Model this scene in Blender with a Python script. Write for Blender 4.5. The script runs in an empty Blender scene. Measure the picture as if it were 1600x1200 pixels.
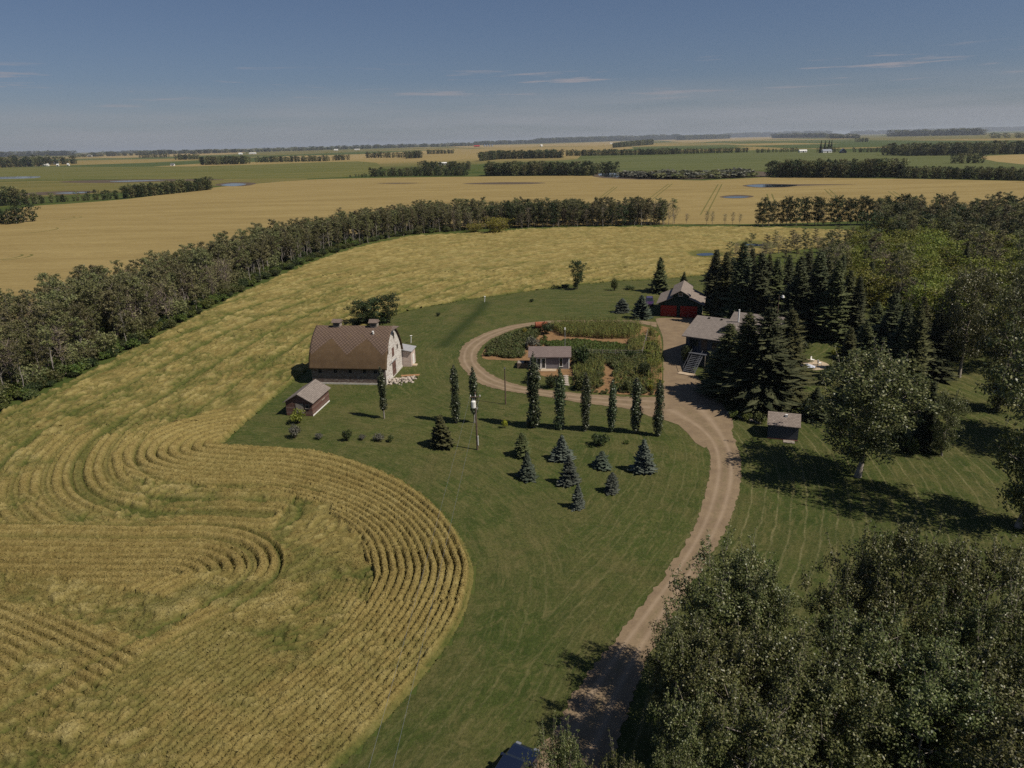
import bpy, bmesh, math, random
import numpy as np
from mathutils import Vector, Matrix
from math import sin, cos, tan, pi, radians, sqrt, atan2

# ------------------------------------------------------------------ camera, sky, sun, exposure
sc = bpy.context.scene
CAM_H, FPX, PITCH, ROLL = 38.0, 1110.0, radians(18.85), radians(1.35)
_F = Vector((0, cos(PITCH), -sin(PITCH))); _U0 = Vector((0, sin(PITCH), cos(PITCH))); _R0 = Vector((1, 0, 0))
_RT = cos(ROLL) * _R0 - sin(ROLL) * _U0; _UP = cos(ROLL) * _U0 + sin(ROLL) * _R0
cam_data = bpy.data.cameras.new("camera"); cam = bpy.data.objects.new("camera", cam_data)
sc.collection.objects.link(cam); sc.camera = cam
cam_data.sensor_width = 36.0; cam_data.lens = 36.0 * FPX / 1600.0
cam_data.clip_start = 0.5; cam_data.clip_end = 90000.0
cam.matrix_world = Matrix(((_RT.x, _UP.x, -_F.x, 0), (_RT.y, _UP.y, -_F.y, 0), (_RT.z, _UP.z, -_F.z, CAM_H), (0, 0, 0, 1)))

SUN_EL, SUN_AZ = radians(51), radians(115)            # azimuth clockwise from +Y
to_sun = Vector((sin(SUN_AZ) * cos(SUN_EL), cos(SUN_AZ) * cos(SUN_EL), sin(SUN_EL)))
sun_data = bpy.data.lights.new("sun", 'SUN'); sun_data.energy = 4.9; sun_data.angle = radians(0.53)
sun_data.color = (1.0, 0.92, 0.79)
sun = bpy.data.objects.new("sun", sun_data); sc.collection.objects.link(sun)
sun.rotation_euler = (-to_sun).to_track_quat('-Z', 'Y').to_euler(); sun.location = (60, -40, 120)

world = bpy.data.worlds.new("World"); sc.world = world; world.use_nodes = True
wn, wl = world.node_tree.nodes, world.node_tree.links
wn.clear()
w_out = wn.new('ShaderNodeOutputWorld'); w_bg = wn.new('ShaderNodeBackground'); w_sky = wn.new('ShaderNodeTexSky')
w_sky.sky_type = 'NISHITA'; w_sky.sun_disc = False; w_sky.sun_elevation = SUN_EL; w_sky.sun_rotation = SUN_AZ
w_sky.altitude = 700; w_sky.air_density = 1.0; w_sky.dust_density = 0.6; w_sky.ozone_density = 1.6
w_bg.inputs['Strength'].default_value = 0.055
# a pale veil low over the horizon all round, and a few thin cloud streaks above it
w_tc = wn.new('ShaderNodeTexCoord'); w_sep = wn.new('ShaderNodeSeparateXYZ'); wl.new(w_tc.outputs['Generated'], w_sep.inputs[0])
def w_noise(scale, loc, detail, rough, lo, hi):
    m = wn.new('ShaderNodeMapping'); m.inputs['Scale'].default_value = scale; m.inputs['Location'].default_value = loc; wl.new(w_tc.outputs['Generated'], m.inputs[0])
    n = wn.new('ShaderNodeTexNoise'); n.inputs['Scale'].default_value = 1.6; n.inputs['Detail'].default_value = detail; n.inputs['Roughness'].default_value = rough; wl.new(m.outputs[0], n.inputs['Vector'])
    r = wn.new('ShaderNodeMapRange'); r.inputs['From Min'].default_value = lo; r.inputs['From Max'].default_value = hi; wl.new(n.outputs['Fac'], r.inputs['Value']); return r.outputs[0]
def w_band(stops):
    b = wn.new('ShaderNodeValToRGB'); c = b.color_ramp
    while len(c.elements) > 1: c.elements.remove(c.elements[-1])
    for k, (p, v) in enumerate(stops):
        e = c.elements[0] if k == 0 else c.elements.new(p)
        e.position = p; e.color = (v, v, v, 1)
    wl.new(w_sep.outputs['Z'], b.inputs[0]); return b.outputs[0]
def w_times(a, b):
    m = wn.new('ShaderNodeMath'); m.operation = 'MULTIPLY'; wl.new(a, m.inputs[0]); wl.new(b, m.inputs[1]); return m.outputs[0]
veil = w_times(w_noise((2.2, 2.2, 30.0), (1.9, 0.4, 0.2), 6, 0.55, 0.22, 0.62), w_band([(0.0, 0.9), (0.03, 0.75), (0.05, 0.42), (0.075, 0.0)]))
streak = w_times(w_noise((5.0, 5.0, 95.0), (9.3, 2.2, 4.4), 5, 0.6, 0.585, 0.70), w_band([(0.03, 0.0), (0.055, 0.5), (0.075, 0.8), (0.09, 0.4), (0.10, 0.0)]))
w_mix0 = wn.new('ShaderNodeMixRGB'); w_mix0.inputs[2].default_value = (5.1, 5.4, 6.0, 1)
w_mix = wn.new('ShaderNodeMixRGB'); w_mix.inputs[2].default_value = (5.9, 5.5, 5.9, 1)
w_gam = wn.new('ShaderNodeGamma'); w_gam.inputs['Gamma'].default_value = 0.75
wl.new(w_sky.outputs[0], w_gam.inputs[0])
w_tint = wn.new('ShaderNodeMixRGB'); w_tint.blend_type = 'MULTIPLY'; w_tint.inputs[0].default_value = 1.0; w_tint.inputs[2].default_value = (0.93, 1.06, 1.36, 1)
wl.new(w_gam.outputs[0], w_tint.inputs[1])
wl.new(veil, w_mix0.inputs[0]); wl.new(w_tint.outputs[0], w_mix0.inputs[1]); wl.new(streak, w_mix.inputs[0]); wl.new(w_mix0.outputs[0], w_mix.inputs[1])
wl.new(w_mix.outputs[0], w_bg.inputs[0]); wl.new(w_bg.outputs[0], w_out.inputs[0])

vs = sc.view_settings
vs.view_transform = 'Standard'; vs.look = 'None'; vs.exposure = 0.0; vs.gamma = 1.0; vs.use_curve_mapping = False
sc.cycles.max_bounces = 5; sc.cycles.diffuse_bounces = 3; sc.cycles.glossy_bounces = 2
sc.cycles.transmission_bounces = 3; sc.cycles.transparent_max_bounces = 4; sc.cycles.volume_bounces = 0
sc.cycles.use_denoising = False
sc.cycles.caustics_reflective = False; sc.cycles.caustics_refractive = False

# ------------------------------------------------------------------ helpers
COL = sc.collection
rng = np.random.default_rng(7)
random.seed(7)

def G(u, v, z=0.0):
    """ground (or height z) position of a point measured in the survey photo (1600 x 1200)"""
    d = _F + (u - 800) / FPX * _RT - (v - 600) / FPX * _UP
    t = (z - CAM_H) / d.z
    return Vector((d.x * t, d.y * t, z))

def to_px(p):
    q = Vector(p) - Vector((0, 0, CAM_H)); w = q.dot(_F)
    return 800 + FPX * q.dot(_RT) / w, 600 - FPX * q.dot(_UP) / w

def tall(u, v, vt):
    """metres of height of a thing that stands at (u, v) and reaches row vt"""
    b = G(u, v); lo, hi = 0.0, 60.0
    for _ in range(36):
        m = (lo + hi) / 2
        if to_px((b.x, b.y, m))[1] > vt: lo = m
        else: hi = m
    return lo

def horizon(u): return 600 - FPX * tan(PITCH) / cos(ROLL) - (u - 800) * tan(ROLL)

def Gs(pts): return np.array([G(u, max(v, horizon(u) + 2.2))[:2] for u, v in pts])

def lin(c): return tuple(((x / 255) / 12.92 if x / 255 <= 0.04045 else ((x / 255 + 0.055) / 1.055) ** 2.4) for x in c)

def smooth(P, n=6, closed=False):
    P = np.asarray(P, float); out = []; m = len(P)
    rngi = range(m if closed else m - 1)
    for i in rngi:
        if closed: p0, p1, p2, p3 = P[(i - 1) % m], P[i], P[(i + 1) % m], P[(i + 2) % m]
        else: p0, p1, p2, p3 = P[max(i - 1, 0)], P[i], P[i + 1], P[min(i + 2, m - 1)]
        for k in range(n):
            t = k / n
            out.append(0.5 * ((2 * p1) + (-p0 + p2) * t + (2 * p0 - 5 * p1 + 4 * p2 - p3) * t * t + (-p0 + 3 * p1 - 3 * p2 + p3) * t ** 3))
    if not closed: out.append(P[-1])
    return np.array(out)

def inside(x, y, poly):
    r = np.zeros(x.shape, bool); n = len(poly); j = n - 1
    for i in range(n):
        xi, yi = poly[i]; xj, yj = poly[j]
        if yi != yj:
            r ^= ((yi > y) != (yj > y)) & (x < (xj - xi) * (y - yi) / (yj - yi) + xi)
        j = i
    return r

def pl_dist(x, y, P, closed=False):
    """signed distance to a polyline and arc length along it"""
    best = np.full(x.shape, 1e18); sgn = np.zeros(x.shape); arc = np.zeros(x.shape); s = 0.0
    n = len(P)
    for i in range(n if closed else n - 1):
        a = P[i]; b = P[(i + 1) % n]; d = b - a; L2 = d @ d
        if L2 < 1e-9: continue
        t = np.clip(((x - a[0]) * d[0] + (y - a[1]) * d[1]) / L2, 0, 1)
        ex = x - a[0] - t * d[0]; ey = y - a[1] - t * d[1]; q = ex * ex + ey * ey
        m = q < best
        best[m] = q[m]; sgn[m] = np.sign(d[0] * ey - d[1] * ex)[m]; arc[m] = (s + t * sqrt(L2))[m]
        s += sqrt(L2)
    return np.sqrt(best) * np.where(sgn == 0, 1, sgn), arc

def _h(ix, iy, seed):
    n = (ix.astype(np.int64) * 374761393 + iy.astype(np.int64) * 668265263 + seed * 974634777) & 0xffffffff
    n = ((n ^ (n >> 13)) * 1274126177) & 0xffffffff
    return ((n ^ (n >> 16)) & 0xffffff) / float(0x1000000)

def vn(x, y, seed=0):
    ix = np.floor(x); iy = np.floor(y); fx = x - ix; fy = y - iy
    fx = fx * fx * (3 - 2 * fx); fy = fy * fy * (3 - 2 * fy)
    a = _h(ix, iy, seed); b = _h(ix + 1, iy, seed); c = _h(ix, iy + 1, seed); d = _h(ix + 1, iy + 1, seed)
    return (a + (b - a) * fx) * (1 - fy) + (c + (d - c) * fx) * fy

def fbm(x, y, o=4, seed=0):
    r = 0; a = 0.5; t = 0
    for k in range(o):
        r = r + a * vn(x * 2 ** k + 17.3 * k, y * 2 ** k - 9.1 * k, seed + k); t += a; a *= 0.5
    return r / t

def sstep(a, b, x): t = np.clip((x - a) / (b - a), 0, 1); return t * t * (3 - 2 * t)

def mesh_np(name, V, Fq, mat=None, attrs=None, mi=None, smooth_shade=False):
    """fast mesh from numpy arrays; Fq is (n,3) or (n,4), or a list of such arrays"""
    me = bpy.data.meshes.new(name)
    Fl = Fq if isinstance(Fq, list) else [Fq]
    V = np.asarray(V, np.float32)
    me.vertices.add(len(V)); me.vertices.foreach_set('co', V.ravel())
    loops = np.concatenate([f.ravel() for f in Fl]).astype(np.int32)
    tot = np.concatenate([np.full(len(f), f.shape[1], np.int32) for f in Fl])
    st = np.concatenate([[0], np.cumsum(tot)[:-1]]).astype(np.int32)
    me.loops.add(len(loops)); me.loops.foreach_set('vertex_index', loops)
    me.polygons.add(len(tot)); me.polygons.foreach_set('loop_start', st)
    try: me.polygons.foreach_set('loop_total', tot)
    except Exception: pass
    if mi is not None: me.polygons.foreach_set('material_index', np.asarray(mi, np.int32))
    if smooth_shade: me.polygons.foreach_set('use_smooth', np.ones(len(tot), bool))
    me.update(calc_edges=True)
    for k, a in (attrs or {}).items():
        at = me.attributes.new(k, 'FLOAT', 'POINT'); at.data.foreach_set('value', np.asarray(a, np.float32))
    for m in (mat if isinstance(mat, (list, tuple)) else [mat]):
        if m is not None: me.materials.append(m)
    return me

def link(name, me, parent=None, loc=(0, 0, 0), rotz=0.0, scale=(1, 1, 1), label=None, cat=None, group=None, kind=None):
    o = bpy.data.objects.new(name, me); COL.objects.link(o)
    o.location = loc; o.rotation_euler = (0, 0, rotz); o.scale = scale
    if parent: o.parent = parent
    if label: o['label'] = label
    if cat: o['category'] = cat
    if group: o['group'] = group
    if kind: o['kind'] = kind
    return o

class MB:
    """collects boxes, prisms, tubes into one mesh"""
    def __init__(s): s.v = []; s.f = []
    def add(s, vs, fs):
        b = len(s.v); s.v += [tuple(v) for v in vs]; s.f += [tuple(i + b for i in f) for f in fs]; return s
    def box(s, x0, x1, y0, y1, z0, z1):
        return s.add([(x0, y0, z0), (x1, y0, z0), (x1, y1, z0), (x0, y1, z0), (x0, y0, z1), (x1, y0, z1), (x1, y1, z1), (x0, y1, z1)],
                     [(0, 3, 2, 1), (4, 5, 6, 7), (0, 1, 5, 4), (1, 2, 6, 5), (2, 3, 7, 6), (3, 0, 4, 7)])
    def prism(s, poly, axis, a, b):
        """extrude a 2-D polygon along x, y or z"""
        n = len(poly)
        def P(p, t): return {'x': (t, p[0], p[1]), 'y': (p[0], t, p[1]), 'z': (p[0], p[1], t)}[axis]
        vs = [P(p, a) for p in poly] + [P(p, b) for p in poly]
        fs = [tuple(range(n)), tuple(range(2 * n - 1, n - 1, -1))] + [(i, n + i, n + (i + 1) % n, (i + 1) % n) for i in range(n)]
        return s.add(vs, fs)
    def tube(s, pts, rad, seg=8, cap=True):
        pts = [Vector(p) for p in pts]; n = len(pts)
        rr = rad if isinstance(rad, (list, tuple)) else [rad] * n
        vs = []; fs = []
        for i, p in enumerate(pts):
            d = (pts[min(i + 1, n - 1)] - pts[max(i - 1, 0)]).normalized()
            a = d.cross(Vector((0, 0, 1)) if abs(d.z) < 0.9 else Vector((1, 0, 0))).normalized(); b = d.cross(a)
            for k in range(seg):
                t = 2 * pi * k / seg; vs.append(p + rr[i] * (cos(t) * a + sin(t) * b))
        for i in range(n - 1):
            for k in range(seg):
                k2 = (k + 1) % seg
                fs.append((i * seg + k, i * seg + k2, (i + 1) * seg + k2, (i + 1) * seg + k))
        if cap: fs += [tuple(range(seg - 1, -1, -1)), tuple(range((n - 1) * seg, n * seg))]
        return s.add(vs, fs)
    def mesh(s, name, mat, bevel=0.0, smooth_shade=False):
        me = bpy.data.meshes.new(name); me.from_pydata(s.v, [], s.f)
        bm = bmesh.new(); bm.from_mesh(me)
        bmesh.ops.recalc_face_normals(bm, faces=bm.faces)
        if bevel: bmesh.ops.bevel(bm, geom=bm.edges[:], offset=bevel, segments=1, affect='EDGES', clamp_overlap=True)
        if smooth_shade:
            for f in bm.faces: f.smooth = True
        bm.to_mesh(me); bm.free(); me.materials.append(mat); return me
    def part(s, name, mat, parent, bevel=0.0, **k): return link(name, s.mesh(name, mat, bevel), parent, **k)

def empty(name, loc, rotz=0.0, label=None, cat=None, group=None):
    return link(name, None, None, loc, rotz, (1, 1, 1), label, cat, group)

# ------------------------------------------------------------------ materials
class N:
    def __init__(s, name):
        s.m = bpy.data.materials.new(name); s.m.use_nodes = True; s.t = s.m.node_tree; s.n = s.t.nodes; s.l = s.t.links
        s.b = s.n['Principled BSDF']; s.out = s.n['Material Output']
    def new(s, t, **k):
        x = s.n.new(t)
        for a, b in k.items(): setattr(x, a, b)
        return x
    def val(s, sock, v):
        if hasattr(v, 'links') or isinstance(v, bpy.types.NodeSocket): s.l.new(v, sock)
        else: sock.default_value = v if not isinstance(v, tuple) or len(v) == 4 or len(sock.default_value) == 3 else (*v, 1)
    def coord(s, kind='Object', scale=None, rot=None):
        c = s.new('ShaderNodeTexCoord').outputs[kind]
        if scale or rot:
            m = s.new('ShaderNodeMapping'); s.l.new(c, m.inputs[0])
            if scale: m.inputs['Scale'].default_value = scale
            if rot: m.inputs['Rotation'].default_value = rot
            c = m.outputs[0]
        return c
    def noise(s, scale, detail=4, rough=0.55, vec=None, dist=0.0):
        x = s.new('ShaderNodeTexNoise'); x.inputs['Scale'].default_value = scale; x.inputs['Detail'].default_value = detail
        x.inputs['Roughness'].default_value = rough; x.inputs['Distortion'].default_value = dist
        if vec is not None: s.l.new(vec, x.inputs['Vector'])
        return x.outputs['Fac']
    def ramp(s, fac, stops):
        x = s.new('ShaderNodeValToRGB'); r = x.color_ramp
        while len(r.elements) > 1: r.elements.remove(r.elements[-1])
        for i, (p, c) in enumerate(stops):
            e = r.elements[0] if i == 0 else r.elements.new(p)
            e.position = p; e.color = (*c, 1) if isinstance(c, tuple) else (c, c, c, 1)
        s.l.new(fac, x.inputs[0]); return x.outputs[0]
    def mix(s, fac, a, b, mode='MIX'):
        x = s.new('ShaderNodeMixRGB', blend_type=mode)
        s.val(x.inputs[0], fac); s.val(x.inputs[1], a); s.val(x.inputs[2], b); return x.outputs[0]
    def math(s, op, a, b=0.0, c=0.0, clamp=False):
        x = s.new('ShaderNodeMath', operation=op, use_clamp=clamp)
        s.val(x.inputs[0], a); s.val(x.inputs[1], b); s.val(x.inputs[2], c); return x.outputs[0]
    def attr(s, name): return s.new('ShaderNodeAttribute', attribute_name=name).outputs['Fac']
    def bump(s, h, strength=0.4, dist=0.05):
        x = s.new('ShaderNodeBump'); x.inputs['Strength'].default_value = strength; x.inputs['Distance'].default_value = dist
        s.l.new(h, x.inputs['Height']); s.l.new(x.outputs[0], s.b.inputs['Normal'])
    def done(s, col=None, rough=0.85, spec=0.2, metal=0.0):
        if col is not None: s.val(s.b.inputs['Base Color'], col)
        s.val(s.b.inputs['Roughness'], rough); s.b.inputs['Specular IOR Level'].default_value = spec; s.b.inputs['Metallic'].default_value = metal
        return s.m

def m_plain(name, col, rough=0.7, var=0.15, scale=3.0, spec=0.25, metal=0.0, bump=0.0):
    n = N(name); f = n.noise(scale, 5, 0.6, n.coord())
    d = tuple(c * (1 - var) for c in col); e = tuple(min(1, c * (1 + var)) for c in col)
    if bump: n.bump(n.noise(scale * 6, 4, 0.6, n.coord()), bump, 0.03)
    return n.done(n.ramp(f, [(0.3, d), (0.7, e)]), rough, spec, metal)

def m_leaf(name, a, b, trans=0.25, rough=0.55, spec=0.25, pale=None, palefrac=0.9, objvar=0.35):
    n = N(name)
    rnd = n.new('ShaderNodeNewGeometry').outputs['Random Per Island']
    stops = [(0.0, a), (0.75, b)]
    if pale: stops = [(0.0, a), (palefrac - 0.02, b), (palefrac, pale), (1.0, pale)]
    c = n.ramp(rnd, stops)
    oi = n.new('ShaderNodeObjectInfo').outputs['Random']
    hs = n.new('ShaderNodeHueSaturation')
    n.l.new(n.math('MULTIPLY_ADD', oi, 0.05, 0.475), hs.inputs['Hue'])
    n.l.new(n.math('MULTIPLY_ADD', oi, objvar * 1.2, 1 - objvar * 0.6), hs.inputs['Value'])
    n.l.new(c, hs.inputs['Color'])
    n.done(hs.outputs[0], rough, spec)
    if trans:
        t = n.new('ShaderNodeBsdfTranslucent'); n.l.new(hs.outputs[0], t.inputs[0])
        mx = n.new('ShaderNodeMixShader'); mx.inputs[0].default_value = trans
        n.l.new(n.b.outputs[0], mx.inputs[1]); n.l.new(t.outputs[0], mx.inputs[2]); n.l.new(mx.outputs[0], n.out.inputs[0])
    return n.m

def m_boards(name, cols, step=0.2, vertical=False, peel=None, axis='Z'):
    """weathered boards: thin dark joints, a shade of its own for each board"""
    n = N(name); c = n.coord(); sp = n.new('ShaderNodeSeparateXYZ'); n.l.new(c, sp.inputs[0])
    if vertical: t = n.math('ADD', sp.outputs['X'], sp.outputs['Y'])
    else: t = sp.outputs['Z']
    t = n.math('DIVIDE', t, step); fl = n.math('FLOOR', t); fr = n.math('FRACT', t)
    w = n.new('ShaderNodeTexWhiteNoise', noise_dimensions='1D'); n.l.new(fl, w.inputs['W'])
    base = n.ramp(w.outputs['Value'], [(i / max(1, len(cols) - 1), k) for i, k in enumerate(cols)])
    st = n.noise(2.2, 6, 0.7, n.coord(scale=(1, 1, 6) if not vertical else (6, 6, 0.7)))
    base = n.mix(n.ramp(st, [(0.35, 0.0), (0.75, 0.6)]), base, tuple(x * 0.55 for x in cols[0]))
    if peel:
        pn = n.noise(1.6, 6, 0.75, n.coord(scale=(1, 1, 3)))
        base = n.mix(n.ramp(pn, [(0.5, 0.0), (0.58, 0.85)]), base, peel)
    gap = n.ramp(fr, [(0.0, 1.0), (0.08, 0.0), (0.93, 0.0), (1.0, 1.0)])
    base = n.mix(n.math('MULTIPLY', gap, 0.6), base, (0.015, 0.012, 0.01))
    n.bump(n.math('SUBTRACT', 1.0, gap), 0.5, 0.03)
    return n.done(base, 0.9, 0.1)

def m_shingle(name, a, b, row=0.22, wid=0.35, moss=None):
    n = N(name); c = n.coord(); br = n.new('ShaderNodeTexBrick'); n.l.new(c, br.inputs['Vector'])
    br.inputs['Scale'].default_value = 1.0; br.inputs['Row Height'].default_value = row; br.inputs['Brick Width'].default_value = wid
    br.inputs['Mortar Size'].default_value = 0.02; br.inputs['Bias'].default_value = 0.0
    br.inputs['Color1'].default_value = (*a, 1); br.inputs['Color2'].default_value = (*b, 1); br.inputs['Mortar'].default_value = (*[x * 0.5 for x in a], 1)
    col = n.mix(n.ramp(n.noise(0.9, 5, 0.65, n.coord()), [(0.35, 0.0), (0.7, 0.45)]), br.outputs[0], tuple(x * 0.7 for x in a))
    if moss: col = n.mix(n.ramp(n.noise(0.6, 6, 0.7, n.coord()), [(0.5, 0.0), (0.68, 0.7)]), col, moss)
    n.bump(br.outputs['Fac'], -0.4, 0.03)
    return n.done(col, 0.9, 0.15)

# ground materials
def m_lawn():
    n = N("lawn_grass"); c = n.coord()
    big = n.noise(0.035, 5, 0.6, c); mid = n.noise(0.35, 6, 0.65, c, 0.6); fine = n.noise(3.5, 5, 0.7, c)
    col = n.ramp(mid, [(0.28, (0.040, 0.056, 0.012)), (0.5, (0.072, 0.088, 0.022)), (0.72, (0.122, 0.116, 0.038))])
    dry = n.ramp(n.noise(0.12, 7, 0.7, c, 1.2), [(0.42, 0.0), (0.66, 0.85)])
    col = n.mix(dry, col, (0.132, 0.110, 0.044))
    col = n.mix(n.ramp(big, [(0.35, 0.0), (0.65, 0.45)]), col, (0.028, 0.056, 0.011))
    mow = n.math('DIVIDE', n.attr('mow'), 1.45)
    mow = n.math('ADD', mow, n.math('MULTIPLY', n.noise(0.25, 3, 0.5, c), 0.7))
    line = n.ramp(n.math('FRACT', mow), [(0.0, 0.0), (0.40, 0.0), (0.5, 1.0), (0.60, 0.0)])
    brk = n.ramp(n.noise(0.22, 5, 0.7, c), [(0.34, 0.0), (0.54, 1.0)])
    col = n.mix(n.math('MULTIPLY', line, n.math('MULTIPLY', brk, n.attr('stripe'))), col, (0.20, 0.18, 0.085))
    alt = n.math('FRACT', n.math('MULTIPLY', mow, 0.5))
    col = n.mix(n.math('MULTIPLY', n.ramp(alt, [(0.42, 0.0), (0.5, 0.28), (0.95, 0.28), (1.0, 0.0)]), n.attr('stripe')), col, (0.03, 0.05, 0.012))
    col = n.mix(n.ramp(fine, [(0.3, 0.7), (0.56, 0.0)]), col, (0.022, 0.030, 0.008))
    col = n.mix(n.ramp(n.noise(2.1, 6, 0.75, c), [(0.54, 0.0), (0.72, 0.65)]), col, (0.155, 0.140, 0.062))
    cx = n.new('ShaderNodeCombineXYZ'); n.l.new(n.math('ADD', n.math('MULTIPLY', n.attr('mow'), 0.75), n.math('MULTIPLY', n.noise(0.3, 2, 0.5, c), 0.6)), cx.inputs[0]); n.l.new(n.math('MULTIPLY', n.noise(0.09, 3, 0.5, c), 9.0), cx.inputs[1])
    col = n.mix(n.ramp(n.noise(1.7, 5, 0.75, cx.outputs[0]), [(0.34, 0.75), (0.5, 0.0)]), col, (0.034, 0.050, 0.012))
    col = n.mix(n.ramp(n.noise(2.3, 5, 0.75, cx.outputs[0]), [(0.5, 0.0), (0.66, 0.7)]), col, (0.135, 0.120, 0.048))
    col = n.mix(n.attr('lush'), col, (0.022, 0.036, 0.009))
    n.bump(n.noise(3.2, 6, 0.8, c), 0.9, 0.16)
    return n.done(col, 0.95, 0.1)

def m_crop():
    n = N("ripening_grain"); c = n.coord()
    g = n.attr('green'); t = n.attr('tone')
    gold = n.ramp(t, [(0.0, (0.148, 0.104, 0.032)), (0.45, (0.295, 0.230, 0.084)), (0.8, (0.385, 0.318, 0.134)), (1.0, (0.45, 0.375, 0.18))])
    gold = n.mix(n.ramp(n.noise(7.0, 5, 0.75, c), [(0.3, 0.7), (0.58, 0.0)]), gold, (0.10, 0.07, 0.02))
    grn = n.ramp(n.noise(2.4, 5, 0.7, c), [(0.3, (0.040, 0.052, 0.013)), (0.7, (0.120, 0.125, 0.034))])
    col = n.mix(n.math('MULTIPLY', g, 1.0, clamp=True), gold, grn)
    n.bump(n.noise(9.0, 4, 0.8, c), 0.9, 0.12)
    return n.done(col, 0.95, 0.08)

def m_ground():
    n = N("prairie_ground"); c = n.coord()
    v = n.new('ShaderNodeTexVoronoi', distance='CHEBYCHEV'); v.inputs['Scale'].default_value = 0.00125; v.inputs['Randomness'].default_value = 0.75
    mp = n.coord(rot=(0, 0, 0.12)); n.l.new(mp, v.inputs['Vector'])
    sep = n.new('ShaderNodeSeparateColor'); n.l.new(v.outputs['Color'], sep.inputs[0])
    patch = n.ramp(sep.outputs[0], [(0.0, (0.062, 0.082, 0.026)), (0.3, (0.085, 0.098, 0.032)), (0.52, (0.105, 0.105, 0.036)), (0.66, (0.235, 0.175, 0.066)), (0.85, (0.27, 0.20, 0.082)), (1.0, (0.07, 0.085, 0.03))])
    patch.node.color_ramp.interpolation = 'CONSTANT'
    near = n.ramp(n.noise(0.02, 7, 0.65, c, 0.8), [(0.3, (0.034, 0.055, 0.013)), (0.52, (0.06, 0.078, 0.02)), (0.7, (0.105, 0.105, 0.034))])
    ln = n.new('ShaderNodeVectorMath', operation='LENGTH'); n.l.new(c, ln.inputs[0])
    f = n.ramp(n.math('DIVIDE', ln.outputs['Value'], 6000.0), [(0.2, 0.0), (0.3, 1.0)])
    col = n.mix(f, near, patch)
    col = n.mix(n.ramp(n.noise(0.006, 6, 0.65, n.coord(scale=(1, 3, 1))), [(0.45, 0.0), (0.7, 0.5)]), col, (0.075, 0.09, 0.028))
    return n.done(col, 0.95, 0.05)

def m_field(name, a, b, scale=0.01, rot=0.1, lines=0.0):
    n = N(name); c = n.coord(scale=(0.7, 4.0, 1), rot=(0, 0, rot))
    col = n.ramp(n.noise(scale, 7, 0.7, c, 0.9), [(0.36, a), (0.62, b)])
    col = n.mix(n.ramp(n.noise(0.12, 5, 0.7, c), [(0.35, 0.35), (0.6, 0.0)]), col, tuple(x * 0.72 for x in a))
    col = n.mix(n.ramp(n.noise(0.6, 3, 0.7, n.coord()), [(0.3, 0.35), (0.65, 0.0)]), col, tuple(x * 0.6 for x in a))
    if lines:
        n.bump(n.noise(0.8, 4, 0.75, n.coord()), 0.5, 0.4)
    return n.done(col, 0.95, 0.05)

def m_gravel():
    n = N("gravel"); c = n.coord()
    col = n.ramp(n.noise(0.5, 6, 0.65, c), [(0.3, (0.175, 0.125, 0.080)), (0.7, (0.262, 0.194, 0.120))])
    col = n.mix(n.ramp(n.noise(7, 4, 0.8, c), [(0.35, 0.5), (0.6, 0.0)]), col, (0.12, 0.088, 0.06))
    w = n.attr('across')
    tr = n.ramp(w, [(0.0, 0.0), (0.2, 0.0), (0.3, 0.9), (0.4, 0.0), (0.6, 0.0), (0.7, 0.9), (0.8, 0.0), (1.0, 0.0)])
    col = n.mix(n.math('MULTIPLY', tr, n.noise(0.4, 3, 0.6, c)), col, (0.34, 0.26, 0.185))
    mid = n.ramp(w, [(0.38, 0.0), (0.5, 0.7), (0.62, 0.0)])
    col = n.mix(n.math('MULTIPLY', mid, n.ramp(n.noise(1.2, 5, 0.7, c), [(0.45, 0.0), (0.65, 1.0)])), col, (0.14, 0.115, 0.06))
    n.bump(n.noise(12, 4, 0.75, c), 0.5, 0.03)
    return n.done(col, 0.95, 0.1)

def m_water():
    n = N("pond_water"); n.bump(n.noise(0.6, 3, 0.5, n.coord(scale=(1, 3, 1))), 0.08, 0.05)
    return n.done((0.016, 0.022, 0.034), 0.06, 0.5)

M = {}
M['lawn'] = m_lawn(); M['crop'] = m_crop(); M['ground'] = m_ground(); M['gravel'] = m_gravel(); M['water'] = m_water()
M['gold'] = m_field("far_grain", (0.238, 0.176, 0.070), (0.318, 0.244, 0.104), 0.012, 0.15, 1)
M['gold2'] = m_field("far_straw", (0.27, 0.20, 0.085), (0.34, 0.26, 0.12), 0.008, 0.1)
M['green'] = m_field("far_pasture", (0.088, 0.104, 0.038), (0.125, 0.132, 0.050), 0.006, 0.1)
M['green2'] = m_field("far_meadow", (0.098, 0.108, 0.032), (0.165, 0.150, 0.050), 0.006, 0.0)
M['olive'] = m_field("far_hay", (0.12, 0.115, 0.036), (0.185, 0.155, 0.055), 0.006, 0.05)
M['mud'] = m_plain("mud", (0.085, 0.062, 0.04), 0.9, 0.2, 0.2)
M['soil'] = m_plain("garden_soil", (0.21, 0.125, 0.062), 0.95, 0.25, 1.2, 0.1, bump=0.4)
M['concrete'] = m_plain("concrete", (0.42, 0.33, 0.23), 0.85, 0.15, 1.5)
M['bark_white'] = m_plain("aspen_bark", (0.25, 0.225, 0.20), 0.85, 0.3, 2.0)
M['bark'] = m_plain("brown_bark", (0.085, 0.066, 0.05), 0.95, 0.3, 3.0)
M['bark_grey'] = m_plain("grey_bark", (0.26, 0.225, 0.19), 0.95, 0.3, 3.0)
M['twig'] = m_plain("bare_twigs", (0.22, 0.175, 0.155), 0.95, 0.25, 1.0)
M['lf_aspen'] = m_leaf("aspen_leaves", (0.088, 0.096, 0.036), (0.180, 0.176, 0.074), 0.28, objvar=0.5)
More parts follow.
